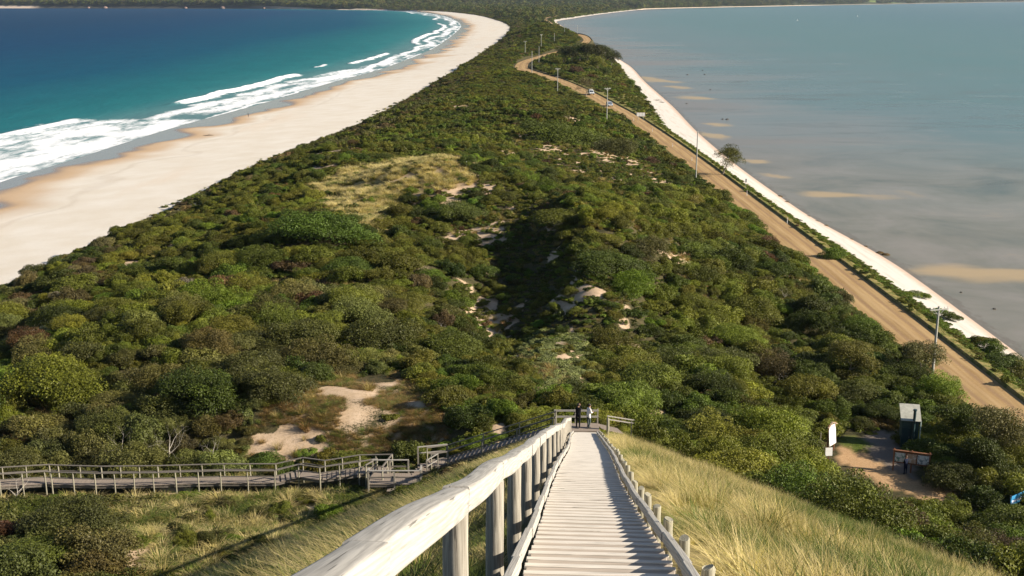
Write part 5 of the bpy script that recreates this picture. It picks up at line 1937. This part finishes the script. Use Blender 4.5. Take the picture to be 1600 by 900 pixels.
mb = MB(); vp = b5 + R5 @ Vector((0.28, -D5 / 2 - 0.13, 0)); mb.tube([vp + Vector((0, 0, -.2)), vp + Vector((0, 0, H5 + 0.95))], 0.13, 12)
mb.tube([vp + Vector((0, 0, H5 + 0.95)), vp + Vector((0, 0, H5 + 1.08))], [0.19, 0.17], 12); child_build(mb, 'vent_pipe', M_GREENP, hut, True)
mb = MB(); mb.box(b5 + R5 @ Vector((-0.35, -D5 / 2 - 0.025, 0.95)), (0.78, 0.04, 1.95), R5); dr = child_build(mb, 'door', M_GREENP, hut)
mb = MB(); mb.tube([b5 + R5 @ Vector((-0.06, -D5 / 2 - 0.07, 0.95)), b5 + R5 @ Vector((-0.06, -D5 / 2 - 0.07, 1.1))], 0.015, 6); child_build(mb, 'handle', M_STEEL, dr)
mb = MB(); lv_ = b5 + R5 @ Vector((W5 / 2 + .03, 0.2, 2.2))
for k in range(4): mb.box(lv_ + Vector((0, 0, -0.09 * k)), (0.04, 0.8, 0.06), R5 @ Matrix.Rotation(0.4, 3, 'Y'))
child_build(mb, 'vent_louvre', M_STEEL, hut)
mb = MB(); ww_ = b5 + R5 @ Vector((W5 / 2 + 0.16, -D5 / 2 + .1, 0)); mb.tube([ww_ + Vector((0, 0, -.2)), ww_ + Vector((0, 0, H5 - .1))], 0.06, 8); child_build(mb, 'downpipe', paint('pale_pipe', (.4, .5, .48)), hut, True)

# ------------------------------------------------------------------ cars on the dirt road
M_GLASS = paint('dark_car_glass', (0.02, 0.03, 0.045), 0.1, 0.6, 0.05)
M_LAMP = paint('headlamp_glass', (0.75, 0.78, 0.8), 0.15, 0.6, 0.05)


def car(px, py, label, col, L, Wd, Hh, rack):
    b = hit(px, py)
    y_ = b.y; x_ = float(RC(y_)) - 0.9 if px > 910 else float(RC(y_)) - 0.2
    z_ = float(RZ(y_)) + 0.06
    hd = Vector((float(RC(y_ - 3) - RC(y_ + 3)), -6, 0)).normalized()       # driving towards the camera
    root = empty('car', (x_, y_, z_), label, 'car', 'cars on the dirt road', math.atan2(hd.x, -hd.y))
    mat = paint('car_paint', col, 0.25, 0.6, 0.05)
    # local: -y is the front. profile (y, z) swept across the width, narrower above the waist
    prof = [(-.5, .30), (-.5, .48), (-.485, .55), (-.30, .60), (-.17, .92), (.02, 1.0), (.30, 1.0), (.45, .94), (.495, .60), (.5, .32)]
    mb = MB()
    def ring(s, y, z):
        taper = 1.0 if z < .62 else 1.0 - 0.32 * (z - .62)
        return (s * Wd / 2 * taper, y * L, z * Hh)
    n = len(prof)
    Vv = [ring(-1, *p) for p in prof] + [ring(-.86, p[0], p[1] + (0.012 if p[1] > .55 else 0)) for p in prof] + [ring(.86, p[0], p[1] + (0.012 if p[1] > .55 else 0)) for p in prof] + [ring(1, *p) for p in prof]
    Fs = []
    for k in range(3):
        for i in range(n):
            j = (i + 1) % n
            Fs.append((k * n + i, k * n + j, k * n + n + j, k * n + n + i))
    Fs += [tuple(range(n - 1, -1, -1)), tuple(3 * n + i for i in range(n))]
    mb.add(Vv, Fs)
    body = mb.build('body', mat, root, True)
    mb = MB(); mb.add([(-.42 * Wd, -.298 * L - .02, .63 * Hh), (.42 * Wd, -.298 * L - .02, .63 * Hh), (.37 * Wd, -.175 * L - .02, .925 * Hh), (-.37 * Wd, -.175 * L - .02, .925 * Hh)], [(0, 1, 2, 3)])
    me_ = mb; me_.add([(v[0], v[1] + .03, v[2] - .02) for v in me_.v[:4]], [(3, 2, 1, 0)]); mb.build('windscreen', M_GLASS, root)
    for s_ in (-1, 1):
        mb = MB(); xs_ = s_ * (Wd / 2 - .035)
        mb.add([(xs_ + s_ * .045, -.25 * L, .64 * Hh), (xs_ + s_ * .045, .42 * L, .64 * Hh), (xs_ - s_ * .05, .38 * L, .91 * Hh), (xs_ - s_ * .05, -.13 * L, .91 * Hh)], [(0, 1, 2, 3)])
        mb.add([(v[0] - s_ * .05, v[1], v[2]) for v in mb.v[:4]], [(3, 2, 1, 0)]); mb.build('side_window', M_GLASS, root)
        mb = MB(); mb.box((s_ * Wd * .36, -.5 * L - .01, .47 * Hh), (.34, .06, .16), None, 0, .02); mb.build('headlight', M_LAMP, root)
        mb = MB(); mb.box((s_ * (Wd / 2 + .09), -.2 * L, .64 * Hh), (.16, .1, .13), None, 0, .02); mb.build('mirror', M_BLACK, root)
        for yy__ in (-.31, .31):
            mb = MB(); mb.tube([(s_ * (Wd / 2 - .2), yy__ * L, .35), (s_ * (Wd / 2 + .01), yy__ * L, .35)], .35, 18); tw = mb.build('wheel', M_BLACK, root)
            mb = MB(); mb.tube([(s_ * (Wd / 2 + .0), yy__ * L, .35), (s_ * (Wd / 2 + .03), yy__ * L, .35)], .2, 14); mb.build('rim', M_STEEL, tw)
    mb = MB(); mb.box((0, -.5 * L - .03, .30 * Hh), (Wd * .95, .12, .2), None, 0, .04); mb.build('bumper', M_BLACK if rack else mat, root)
    mb = MB(); mb.box((0, -.5 * L - .015, .46 * Hh), (Wd * .42, .04, .15)); mb.build('grille', M_BLACK, root)
    mb = MB(); mb.box((0, -.5 * L - .1, .32 * Hh), (.45, .02, .12)); mb.build('number_plate', M_WHITE, root)
    if rack:
        mb = MB(); mb.box((0, .1 * L, 1.10 * Hh), (Wd * .7, .42 * L, .26), None, 0, .06)
        for s_ in (-.3, .3): mb.box((s_ * Wd, .1 * L, 1.025 * Hh), (.05, .4 * L, .09))
        mb.build('roof_box', M_WHITE, root)
    return root


car(897, 149, 'white four wheel drive with roof box, first of two cars coming', (0.62, 0.66, 0.70), 4.9, 2.0, 1.95, True)
car(932, 165, 'silver blue hatchback, nearer of the two cars on the dirt road', (0.42, 0.47, 0.55), 4.3, 1.85, 1.62, False)

# ------------------------------------------------------------------ people
def body(name, joints, bones, radii, label, group, loc, rz, zones, hair=None, sub=2, scale=1.0):
    """one continuous skinned surface; zones give materials by height and part"""
    me = bpy.data.meshes.new(name)
    names = list(joints)
    me.from_pydata([joints[n_] for n_ in names], [(names.index(a), names.index(b)) for a, b in bones], [])
    o = bpy.data.objects.new(name, me)
    link(o)
    bmx = bmesh.new(); bmx.from_mesh(me)
    lay = bmx.verts.layers.skin.verify()
    bmx.verts.ensure_lookup_table()
    for i, n_ in enumerate(names):
        r = radii[n_]
        bmx.verts[i][lay].radius = r if isinstance(r, tuple) else (r, r)
        bmx.verts[i][lay].use_root = (n_ == 'pelvis')
    bmx.to_mesh(me); bmx.free()
    o.modifiers.new('skin', 'SKIN')
    m2 = o.modifiers.new('sub', 'SUBSURF'); m2.levels = sub; m2.render_levels = sub
    dg = bpy.context.evaluated_depsgraph_get()
    ev = o.evaluated_get(dg)
    nm_ = bpy.data.meshes.new_from_object(ev)
    bpy.data.objects.remove(o)
    o = bpy.data.objects.new(name, nm_)
    mats = []
    for m_, _ in zones: mats.append(m_)
    nm_.materials.clear()
    for m_ in mats: nm_.materials.append(m_)
    for p in nm_.polygons:
        p.use_smooth = True
        c = p.center
        for i, (_, test) in enumerate(zones):
            if test(c): p.material_index = i; break
    o.location = loc; o.rotation_euler = (0, 0, rz); o.scale = (scale,) * 3
    link(o)
    tag(o, label, 'person', group)
    # face and hair: children of the body
    hx, hy, hz = joints['head']
    if hair:
        mb = MB()
        Vh, Fh = [], []
        nu, nv = 12, 7
        for i in range(nv):
            th = PI * 0.62 * i / (nv - 1)
            for k in range(nu):
                ph = 2 * PI * k / nu
                r_ = 0.112 * (1 + 0.05 * math.sin(5 * ph + i))
                cut = 1.0 if math.sin(ph) > -0.35 else (0.72 if i > 3 else 1)
                Vh.append((hx + r_ * 0.92 * math.sin(th * cut) * math.cos(ph), hy + 0.012 + r_ * 1.05 * math.sin(th * cut) * math.sin(ph), hz + 0.02 + r_ * 1.12 * math.cos(th * cut)))
        for i in range(nv - 1):
            for k in range(nu):
                j = (k + 1) % nu
                Fh.append((i * nu + k, i * nu + j, i * nu + nu + j, i * nu + nu + k))
        mb.add(Vh, Fh); mb.build('hair', hair, o, True)
    return o


SKIN = paint('skin', (0.46, 0.27, 0.19), 0.55, 0.3, 0.1)
HAIRD = paint('dark_hair', (0.018, 0.013, 0.010), 0.5, 0.3, 0.3)
HAIRB = paint('brown_hair', (0.10, 0.05, 0.028), 0.5, 0.3, 0.3)


def hand(J, Bn, R_, side, wrist, direction):
    """palm, four unequal fingers and a thumb grown from the wrist"""
    w = Vector(wrist); d = Vector(direction).normalized()
    sidev = d.cross(Vector((0, 1, 0))); sidev = sidev.normalized() if sidev.length > .1 else Vector((1, 0, 0))
    palm = w + d * 0.075
    J['palm' + side] = tuple(palm); Bn.append(('wr' + side, 'palm' + side)); R_['palm' + side] = (0.036, 0.018)
    for k, ln in enumerate((0.066, 0.076, 0.072, 0.056)):
        f = palm + sidev * (0.027 * (k - 1.5)) + d * 0.02
        t_ = f + d * ln + Vector((0, -0.012, 0))
        J['f%d%s' % (k, side)] = tuple(t_); Bn.append(('palm' + side, 'f%d%s' % (k, side))); R_['f%d%s' % (k, side)] = 0.008
    t_ = w + d * 0.05 + sidev * (-0.058) + Vector((0, -0.015, 0))
    J['th' + side] = tuple(t_); Bn.append(('wr' + side, 'th' + side)); R_['th' + side] = 0.010


def figure(pose):
    """standing figure 1.72 m tall facing -y; pose moves the arms, legs and trunk"""
    lean = pose.get('lean', 0.0)
    J = {'pelvis': (0, 0, 0.95), 'waist': (0, lean * .25, 1.08), 'chest': (0, lean * .6, 1.30), 'neck': (0, lean, 1.47), 'chin': (0, lean - .012, 1.545), 'head': (0, lean + pose.get('nod', -.01), 1.635)}
    Bn = [('pelvis', 'waist'), ('waist', 'chest'), ('chest', 'neck'), ('neck', 'chin'), ('chin', 'head')]
    R_ = {'pelvis': (0.17, 0.125), 'waist': (0.155, 0.115), 'chest': (0.175, 0.125), 'neck': (0.056, 0.056), 'chin': (0.062, 0.07), 'head': (0.086, 0.105)}
    for s_, n_ in ((-1, 'L'), (1, 'R')):
        lg = pose.get('leg' + n_, ((0.10 * s_, 0, 0.50), (0.105 * s_, 0.02, 0.085)))
        J['hip' + n_] = (0.095 * s_, 0, 0.88); J['kn' + n_] = lg[0]; J['an' + n_] = lg[1]
        an = lg[1]; J['toe' + n_] = (an[0] + 0.015 * s_, an[1] - 0.17, 0.035); J['heel' + n_] = (an[0], an[1] + 0.05, 0.045)
        Bn += [('pelvis', 'hip' + n_), ('hip' + n_, 'kn' + n_), ('kn' + n_, 'an' + n_), ('an' + n_, 'toe' + n_), ('an' + n_, 'heel' + n_)]
        R_['hip' + n_] = (0.096, 0.105); R_['kn' + n_] = 0.07; R_['an' + n_] = 0.045; R_['toe' + n_] = (0.04, 0.03); R_['heel' + n_] = 0.036
        ar = pose.get('arm' + n_, ((0.24 * s_, 0.01 + lean * .6, 1.14), (0.25 * s_, -0.05 + lean * .6, 0.90)))
        J['sh' + n_] = (0.165 * s_, lean * .75, 1.405); J['el' + n_] = ar[0]; J['wr' + n_] = ar[1]
        Bn += [('chest', 'sh' + n_), ('sh' + n_, 'el' + n_), ('el' + n_, 'wr' + n_)]
        R_['sh' + n_] = (0.06, 0.06); R_['el' + n_] = 0.052; R_['wr' + n_] = 0.028
        hand(J, Bn, R_, n_, ar[1], Vector(ar[1]) - Vector(ar[0]))
    return J, Bn, R_


def person(loc, rz, label, pose, top, legs, shoes, hair, group, hem=0.86, sleeve=True, scale=1.0):
    J, Bn, R_ = figure(pose)
    wr = [Vector(J['wrL']), Vector(J['wrR'])]
    hd = Vector(J['head'])
    elb = [Vector(J['elL']), Vector(J['elR'])]
    def is_skin(c):
        if any((c - w).length < 0.155 and (c - w).dot(Vector(J['palm' + n_]) - w) > -0.0005 for w, n_ in zip(wr, 'LR')): return True
        return c.z > 1.495 and abs(c.x) < 0.14 and (c - hd).length < 0.22
    zones = [(SKIN, is_skin), (shoes, lambda c: c.z < 0.10), (legs, lambda c: c.z < hem and abs(c.x) < 0.215), (top, lambda c: True)]
    o = body('person', J, Bn, R_, label, group, loc, rz, zones, hair, 2, scale)
    # face: eyes, nose, mouth
    mb = MB(); hx, hy, hz = J['head']
    for s_ in (-1, 1): mb.box((hx + .032 * s_, hy - .098, hz + .0), (.026, .02, .012))
    mb.build('eyes', M_BLACK, o)
    mb = MB(); mb.add([(hx - .014, hy - .098, hz - .035), (hx + .014, hy - .098, hz - .035), (hx, hy - .128, hz - .035), (hx, hy - .102, hz + .012)], [(0, 1, 2), (0, 2, 3), (2, 1, 3), (1, 0, 3)]); mb.build('nose', SKIN, o)
    mb = MB(); mb.box((hx, hy - .088, hz - .062), (.044, .016, .010)); mb.build('mouth', paint('lips', (.32, .12, .10)), o)
    return o


C_BLACK = paint('black_cloth', (0.016, 0.016, 0.018), 0.85, 0.1, 0.3, 8)
C_WHITE = paint('white_cloth', (0.72, 0.71, 0.72), 0.85, 0.1, 0.12, 8)
C_GREY = paint('slate_cloth', (0.085, 0.105, 0.11), 0.85, 0.1, 0.3, 8)
C_NAVY = paint('navy_cloth', (0.018, 0.024, 0.05), 0.85, 0.1, 0.3, 8)
C_SHOE = paint('dark_shoe', (0.03, 0.025, 0.02), 0.6, 0.3, 0.2)
GP = 'people in the dunes'
person((swx(75.0) - 0.52, 75.05, LZ), math.radians(165), 'person in black clothes with raised arms standing at the stair foot', {
    'armR': ((0.20, -0.18, 1.30), (0.10, -0.34, 1.50)), 'armL': ((-0.19, -0.20, 1.32), (-0.05, -0.36, 1.51)), 'lean': -0.02}, C_BLACK, C_BLACK, C_SHOE, HAIRD, GP, scale=1.03)
person((swx(75.0) + 0.20, 75.1, LZ), math.radians(120), 'person in white top and slate trousers standing on the landing', {
    'lean': -0.06, 'legL': ((-0.11, -0.06, 0.50), (-0.12, 0.06, 0.085)), 'legR': ((0.10, -0.02, 0.50), (0.09, -0.03, 0.085)),
    'armR': ((0.21, -0.06, 1.16), (0.12, -0.22, 1.12)), 'armL': ((-0.21, -0.06, 1.16), (-0.10, -0.24, 1.13))}, C_WHITE, C_GREY, C_SHOE, HAIRD, GP, hem=0.80)
pb_ = hit(1414, 741)
person((pb_.x, pb_.y, pb_.z), math.radians(200), 'person in navy clothes reading the shaded notice board', {'nod': -0.03,
       'armR': ((0.21, -0.02, 1.15), (0.10, -0.2, 1.02)), 'armL': ((-0.21, -0.02, 1.15), (-0.08, -0.2, 1.04))}, C_NAVY, C_NAVY, C_SHOE, HAIRB, GP)
pc_ = up(388, 182, 1.0)
person((pc_.x, pc_.y, float(H(pc_.x, pc_.y))), math.radians(40), 'tiny person in dark clothes walking on the wide ocean beach', {
    'legL': ((-0.10, -0.16, 0.52), (-0.10, -0.22, 0.10)), 'legR': ((0.10, 0.05, 0.52), (0.10, 0.28, 0.13))}, C_GREY, C_NAVY, C_SHOE, HAIRD, GP)

# ------------------------------------------------------------------ trees, dead branches, driftwood and stones
def limb_tree(name, label, base, ht, spread, seed, colr, lean=(0, 0), dense=1.0, group='trees by the road and shore', clump=0.30, nbr=7, bare=False, leaf=0.05, trunk_h=0.35):
    r = random.Random(seed)
    root = empty(name, tuple(base), label, 'tree', group)
    tr = MB(); tips = []
    def grow(p, d, L, rad, lv):
        pts = [Vector(p)]; rads = [rad]
        dd_ = Vector(d)
        for k in range(4):
            dd_ = (dd_ + Vector((r.uniform(-.22, .22), r.uniform(-.22, .22), r.uniform(-.05, .16)))).normalized()
            pts.append(pts[-1] + dd_ * L / 4); rads.append(rad * (1 - 0.17 * (k + 1)))
        tr.tube(pts, rads, 7 if lv < 2 else 5)
        if lv >= 3 or L < 0.10 * ht:
            tips.append(pts[-1]); return
        nb = 3 if lv else max(3, nbr // 2)
        for k in range(nb):
            a = 2 * PI * (k + r.random() * .7) / nb
            o_ = dd_.orthogonal().normalized(); o_ = Matrix.Rotation(a, 3, dd_) @ o_
            nd = (dd_ * r.uniform(.45, .85) + o_ * r.uniform(.55, 1.0) * spread + Vector((lean[0] * .25, lean[1] * .25, .22))).normalized()
            at = pts[-1] if k < 2 else pts[-2]
            grow(at, nd, L * r.uniform(.62, .85), rads[-1] * .75, lv + 1)
        tips.append(pts[-1])
    grow(Vector(base) - Vector((0, 0, .2)), Vector((lean[0], lean[1], 1)).normalized(), ht * trunk_h, ht * (0.022 if bare else 0.032) + 0.025, 0)
    child_build(tr, 'trunk', M_DEADWOOD if bare else M_BARK, root, True)
    if bare: return root
    lum = []
    for q in tips:
        s_ = ht * clump * r.uniform(.45, .8)
        lum.append((q.x - base[0], q.y - base[1], q.z - base[2] + s_ * .15, s_, s_ * .62))
    V, F, lv, lh = leaf_cloud(seed, int(9000 * dense), lum, leaf * ht / 2.3, jit=1.0, bottom=-0.5)
    me = np_mesh('crown', V, F, [M_LEAF], False, dict(lv=lv, lh=lh))
    o = bpy.data.objects.new('crown', me); link(o, root)
    o['tint'] = tint_of(colr)
    return root


bt = hit(1128, 273)
limb_tree('shore_tree', 'lone wind-bent tree leaning over the white shell beach', bt, 8.0, 1.6, 42, 'olive green', (0.4, 0.1), 1.0, clump=0.30, leaf=0.026)
bt = hit(1325, 590)
limb_tree('umbrella_tree', 'flat topped dark tree with pale trunk left of the nearest power pole', bt, 4.6, 1.35, 51, 'grey green', (0.05, 0), 1.3, clump=0.38, leaf=0.035)
bt = hit(1545, 715)
limb_tree('bushy_tree', 'large grey brown twiggy tree right of the green hut', bt, 5.4, 1.0, 52, 'dull brown', (0, 0), 1.5, clump=0.36, leaf=0.03)
bt = hit(1400, 590)
limb_tree('roadside_tree', 'dull olive tree at the foot of the nearest power pole', bt + Vector((3.0, 1.0, 0)), 4.0, 1.0, 53, 'dull brown', (0, 0), 1.2, clump=0.36, leaf=0.035)
bt = hit(1490, 690)
limb_tree('dark_tree', 'dark green tree directly beside the green hut', bt, 3.6, 1.0, 54, 'dark green', (0, 0), 1.7, clump=0.42, leaf=0.04)
bt = hit(1538, 748)
limb_tree('shade_tree', 'dark tree overhanging the clearing behind the blue sign', bt, 3.6, 1.0, 55, 'dark green', (0, 0), 1.7, clump=0.42, leaf=0.04)
bt = hit(915, 152)
limb_tree('headland_tree', 'bare brown tree just right of the white car', bt, 8.0, 1.0, 56, 'dull brown', (0, 0), .5, clump=0.28, leaf=0.028)
TREES = [(880, 100, 10, 'deep green'), (893, 98, 10, 'deep green'), (905, 98, 11, 'deep green'), (918, 99, 11.5, 'deep green'), (930, 100, 11, 'deep green'), (942, 102, 12, 'deep green'), (956, 107, 11, 'deep green'),
         (935, 112, 8, 'olive green'), (866, 106, 7, 'olive green'), (962, 120, 6, 'olive green'), (945, 122, 6, 'dark green'), (985, 140, 5, 'bright green')]
for i, (px, py, h_, c_) in enumerate(TREES):
    bt = hit(px, py)
    wch = ['leftmost', 'second', 'third', 'fourth', 'fifth', 'sixth', 'tall outer']
    lab = ('%s tree of the dark grove on the low headland by the bay' % (wch[i] if i not in (0,) else 'leftmost')) if i < 7 else ['olive tree in front of the dark grove on the headland', 'olive tree at the left end of the headland grove', 'small olive tree above the shell beach top', 'dark tree between the grove and the shell beach', 'bright green bushy tree at the shell beach end'][i - 7]
    limb_tree('grove_tree', lab, bt, h_, 1.0, 60 + i, c_, (0.1, 0), .75, group='trees of the headland grove', clump=0.38, leaf=0.04)
DEAD = [(262, 726, 3.6, 'forked white dead branches standing behind the left boardwalk'), (205, 722, 3.2, 'thin white dead shrub left of the forked dead branches'), (18, 790, 2.8, 'curled bleached branch beside the dark domes near the boardwalk end'),
        (340, 722, 2.6, 'leaning grey dead branch right of the forked dead branches'), (60, 535, 2.2, 'tangled pale dead shrub behind the big yellow green dome'), (110, 530, 2.0, 'second tangled pale dead shrub, right of the first'),
        (1225, 470, 2.2, 'pale dead shrub on the slope left of the road'), (1225, 610, 2.4, 'leaning pale dead trunk below the roadside thicket'), (1010, 640, 1.6, 'small bare dead shrub right of the landing'), (470, 705, 1.0, 'low dead twigs on the sandy blowout'), (690, 520, 1.6, 'brown dead shrub beside the gully'), (1480, 690, 2.6, 'pale bare branches in front of the twiggy tree')]
for i, (px, py, h_, lab) in enumerate(DEAD):
    bt = hit(px, py)
    limb_tree('dead_shrub', lab, bt, h_, 1.25, 90 + i, 'pale grey', (random.Random(i).uniform(-.5, .5), 0), 1, group='dead branches in the scrub', bare=True, trunk_h=0.42, nbr=10)

M_DRIFT = wood('driftwood', (0.10, 0.08, 0.06), (0.22, 0.18, 0.14), 'x', 30)
def drift(px, py, L, label, ang):
    b = hit(px, py); mb = MB()
    d = Vector((math.cos(ang), math.sin(ang), 0)); r = random.Random(px)
    pts = [b + d * L * (k / 5 - .5) + Vector((r.uniform(-.1, .1), r.uniform(-.1, .1), 0.12 + r.uniform(-.03, .1))) for k in range(6)]
    mb.tube(pts, [.05, .13, .16, .15, .11, .04], 8)
    mb.tube([pts[2], pts[2] + d * .4 + Vector((.15, .3, .5))], [.06, .02], 6); mb.tube([pts[3], pts[3] + d * .3 + Vector((-.1, -.3, .4))], [.05, .015], 6)
    o = mb.build('driftwood', M_DRIFT, None, True); tag(o, label, 'driftwood', 'driftwood on the beaches')
drift(326, 212, 3.4, 'long dark driftwood log on the damp edge of the ocean beach', .2)
drift(1026, 157, 5.0, 'dark fallen branch on the shell beach above the billboard', .1)
drift(1033, 160, 3.4, 'shorter driftwood piece beside the fallen branch on the shell beach', -.4)
M_ROCK = paint('dark_rock', (0.10, 0.095, 0.09), 0.85, 0.2, 0.5, 2.5)
def stone(px, py, s_, label, name='rock', group='dark rocks in the shallow bay', z=0.0, mat=None, flat=.6):
    p = up(px, py, z); r = np.random.default_rng(int(px * 7 + py))
    bmx = bmesh.new(); bmesh.ops.create_icosphere(bmx, subdivisions=3, radius=1)
    for v in bmx.verts:
        n_ = 1 + .35 * float(fbm(v.co.x * 1.7 + px, v.co.y * 1.7 + v.co.z, 9, 3)); v.co = Vector((v.co.x * n_ * s_, v.co.y * n_ * s_ * .8, v.co.z * n_ * s_ * flat))
    me = bpy.data.meshes.new(name); bmx.to_mesh(me); bmx.free(); me.materials.append(mat or M_ROCK)
    o = bpy.data.objects.new(name, me); o.location = (p.x, p.y, p.z); link(o); tag(o, label, 'rock', group); return o
for px, py, s_, lab in [(1098, 110, .6, 'lone dark rock standing farthest out in the bay shallows'), (1074, 117, .7, 'low dark rock left of the two beside it in the bay'), (1101, 116.5, .65, 'low dark rock just below the farthest rock in the bay'),
                        (1110, 140.5, .6, 'single black rock amid the small sand bars'), (1129, 186.5, .55, 'left one of two small dark rocks in mid shallows'), (1136, 187, .7, 'right one of two small dark rocks in mid shallows'), (1073, 162, .5, 'small dark rock near the bend of the shell beach'),
                        (1502, 457, .25, 'little dark stone off the beach near the power pole'), (1554, 483, .3, 'second little dark stone in shallow water at far right')]:
    stone(px, py, s_, lab)
M_WEED = paint('brown_weed', (0.10, 0.068, 0.030), 0.9, 0.1, 0.5, 3)
for i, (px, py, s_) in enumerate([(1218, 307, .7), (1228, 316, .8), (1236, 324, .6), (1262, 338, .55), (1275, 346, .6), (1290, 353, .6), (1375, 395, .7), (1384, 398, .8), (1330, 374, .4), (1353, 385, .35)]):
    stone(px, py, s_, ['first', 'second', 'third', 'fourth', 'fifth', 'sixth', 'eighth from the top, larger', 'ninth and largest', 'tiny seventh', 'tiny lower'][i] + ' brown weed clump down the bay waterline', 'weed_clump', 'brown weed clumps along the bay waterline', 0.02, M_WEED, .35)['category'] = 'seaweed'
# far shore: rock faces, houses, a white tower-like house and boats
M_CLIFF = paint('pinkish_rock', (0.30, 0.21, 0.18), 0.9, 0.1, 0.45, 0.15)
for px, s_, lab in [(166, 9, 'pinkish rock face at the far left of the wooded shore'), (292, 7, 'second pink rock face along the wooded far shore'), (350, 11, 'widest pale rock face along the wooded far shore'), (140, 6, 'small rock face beside the far left one'), (415, 6, 'rightmost dark rock face before the far beach')]:
    x_ = (px - 800) / FPX * 4640; y_ = float(YC(x_)) + 6
    d_ = proj(x_, y_, 3)[2]; x_ = (px - 800) / FPX * d_
    o = stone(800, 14, s_, lab, 'cliff', 'rock faces along the far shore', 0, M_CLIFF, .75); o.location = (x_, float(YC(x_)) + s_ * .45, 2.0)
def house(px, y_, label, wcol, w=12, h=5):
    x_ = (px - 800) / FPX * y_ * 0.99; z_ = float(HF(x_, y_)) if y_ > float(YC(x_)) else float(H(x_, y_))
    root = empty('house', (x_, y_, z_), label, 'house', 'houses on the far hills')
    mb = MB(); mb.box((x_, y_, z_ + h / 2 + 4), (w, 8, h + 8)); child_build(mb, 'wall', paint('house_wall', wcol, 0.7), root)
    mb = MB(); mb.prism([(-w / 2 - .6, h + 7.5), (w / 2 + .6, h + 7.5), (0, h + 11)], lambda u, v: (x_ + u, y_ - 4.6, z_ + v), lambda u, v: (x_ + u, y_ + 4.6, z_ + v)); child_build(mb, 'roof', paint('house_roof', (0.34, 0.27, 0.22), 0.7), root)
    for k in (-.28, .28):
        mb = MB(); mb.box((x_ + k * w, y_ - 4.05, z_ + h * .55 + 6), (1.6, .2, 1.6)); child_build(mb, 'window', M_GLASS, root)
house(228.5, 4950, 'tiny white house among trees on the far left hillside', (0.8, 0.8, 0.78), 10, 6)
house(757, 4560, 'small pale house left of the bright green far paddock', (0.5, 0.42, 0.36), 14, 4)
for px, py, lab in [(1246, 32.5, 'left one of two tiny white sailing boats on the bay'), (1340, 26, 'right one of two tiny white sailing boats on the bay')]:
    p = up(px, py, 0); root = empty('sailing_boat', tuple(p), lab, 'boat', 'tiny white boats on the bay'); root.scale = (.6, .6, .6)
    mb = MB(); mb.add([(-2.6, -.9, .9), (2.8, 0, 1.1), (-2.6, .9, .9), (-2.4, 0, -.3), (2.0, 0, -.2)], [(0, 1, 4, 3), (1, 2, 3, 4), (2, 0, 3), (0, 2, 1)])
    mb.build('hull', M_WHITE, root)
    mb = MB(); mb.tube([(.2, 0, .8), (.2, 0, 7.4)], .06, 6); mb.build('mast', M_STEEL, root)
    mb = MB(); mb.add([(.1, .05, 1.6), (-2.2, .25, 1.7), (.1, .05, 7.0), (.1, -.03, 1.6), (-2.2, .17, 1.7), (.1, -.03, 7.0)], [(0, 1, 2), (5, 4, 3), (0, 3, 4, 1), (1, 4, 5, 2), (2, 5, 3, 0)]); mb.build('sail', M_WHITE, root)
# ------------------------------------------------------------------ light
EL, AZ = math.radians(25.5), math.radians(12)
sv = Vector((math.cos(EL) * math.cos(AZ), -math.cos(EL) * math.sin(AZ), math.sin(EL)))
sd = bpy.data.lights.new('sun', 'SUN')
sd.energy = 5.0; sd.angle = math.radians(0.5); sd.color = (1.0, 0.885, 0.72)
so = bpy.data.objects.new('sun', sd)
so.rotation_euler = sv.to_track_quat('Z', 'Y').to_euler()
so.location = (60, -40, 120)
COL.objects.link(so)
W = bpy.data.worlds.new('World')
S.world = W
W.use_nodes = True
nt = W.node_tree
bg = nt.nodes['Background']
sky = nt.nodes.new('ShaderNodeTexSky')
sky.sky_type = 'NISHITA'
sky.sun_disc = False
sky.sun_elevation = EL
sky.sun_rotation = math.radians(90) + AZ
sky.air_density = 1.0; sky.dust_density = 0.6; sky.ozone_density = 1.5
nt.links.new(sky.outputs[0], bg.inputs['Color'])
bg.inputs['Strength'].default_value = 0.052
S.view_settings.view_transform = 'Standard'
S.view_settings.look = 'None'
S.view_settings.exposure = 0.97
S.view_settings.gamma = 1.0
S.view_settings.use_curve_mapping = False
S.cycles.use_denoising = True
S.cycles.max_bounces = 6
S.cycles.diffuse_bounces = 2
S.cycles.glossy_bounces = 2
S.cycles.transmission_bounces = 2
S.cycles.transparent_max_bounces = 4

# ------------------------------------------------------------------ air
mb = MB()
mb.box((0, 5000, 196), (62000, 72000, 408))
t = NT('haze_air')
vp_ = t.n('VolumePrincipled')
vp_.inputs['Color'].default_value = (0.62, 0.76, 1.0, 1)
vp_.inputs['Density'].default_value = 0.000025
vp_.inputs['Anisotropy'].default_value = 0.2
t.l(vp_.outputs[0], t.out.inputs['Volume'])
hz = mb.build('haze', t.m)
hz['kind'] = 'stuff'
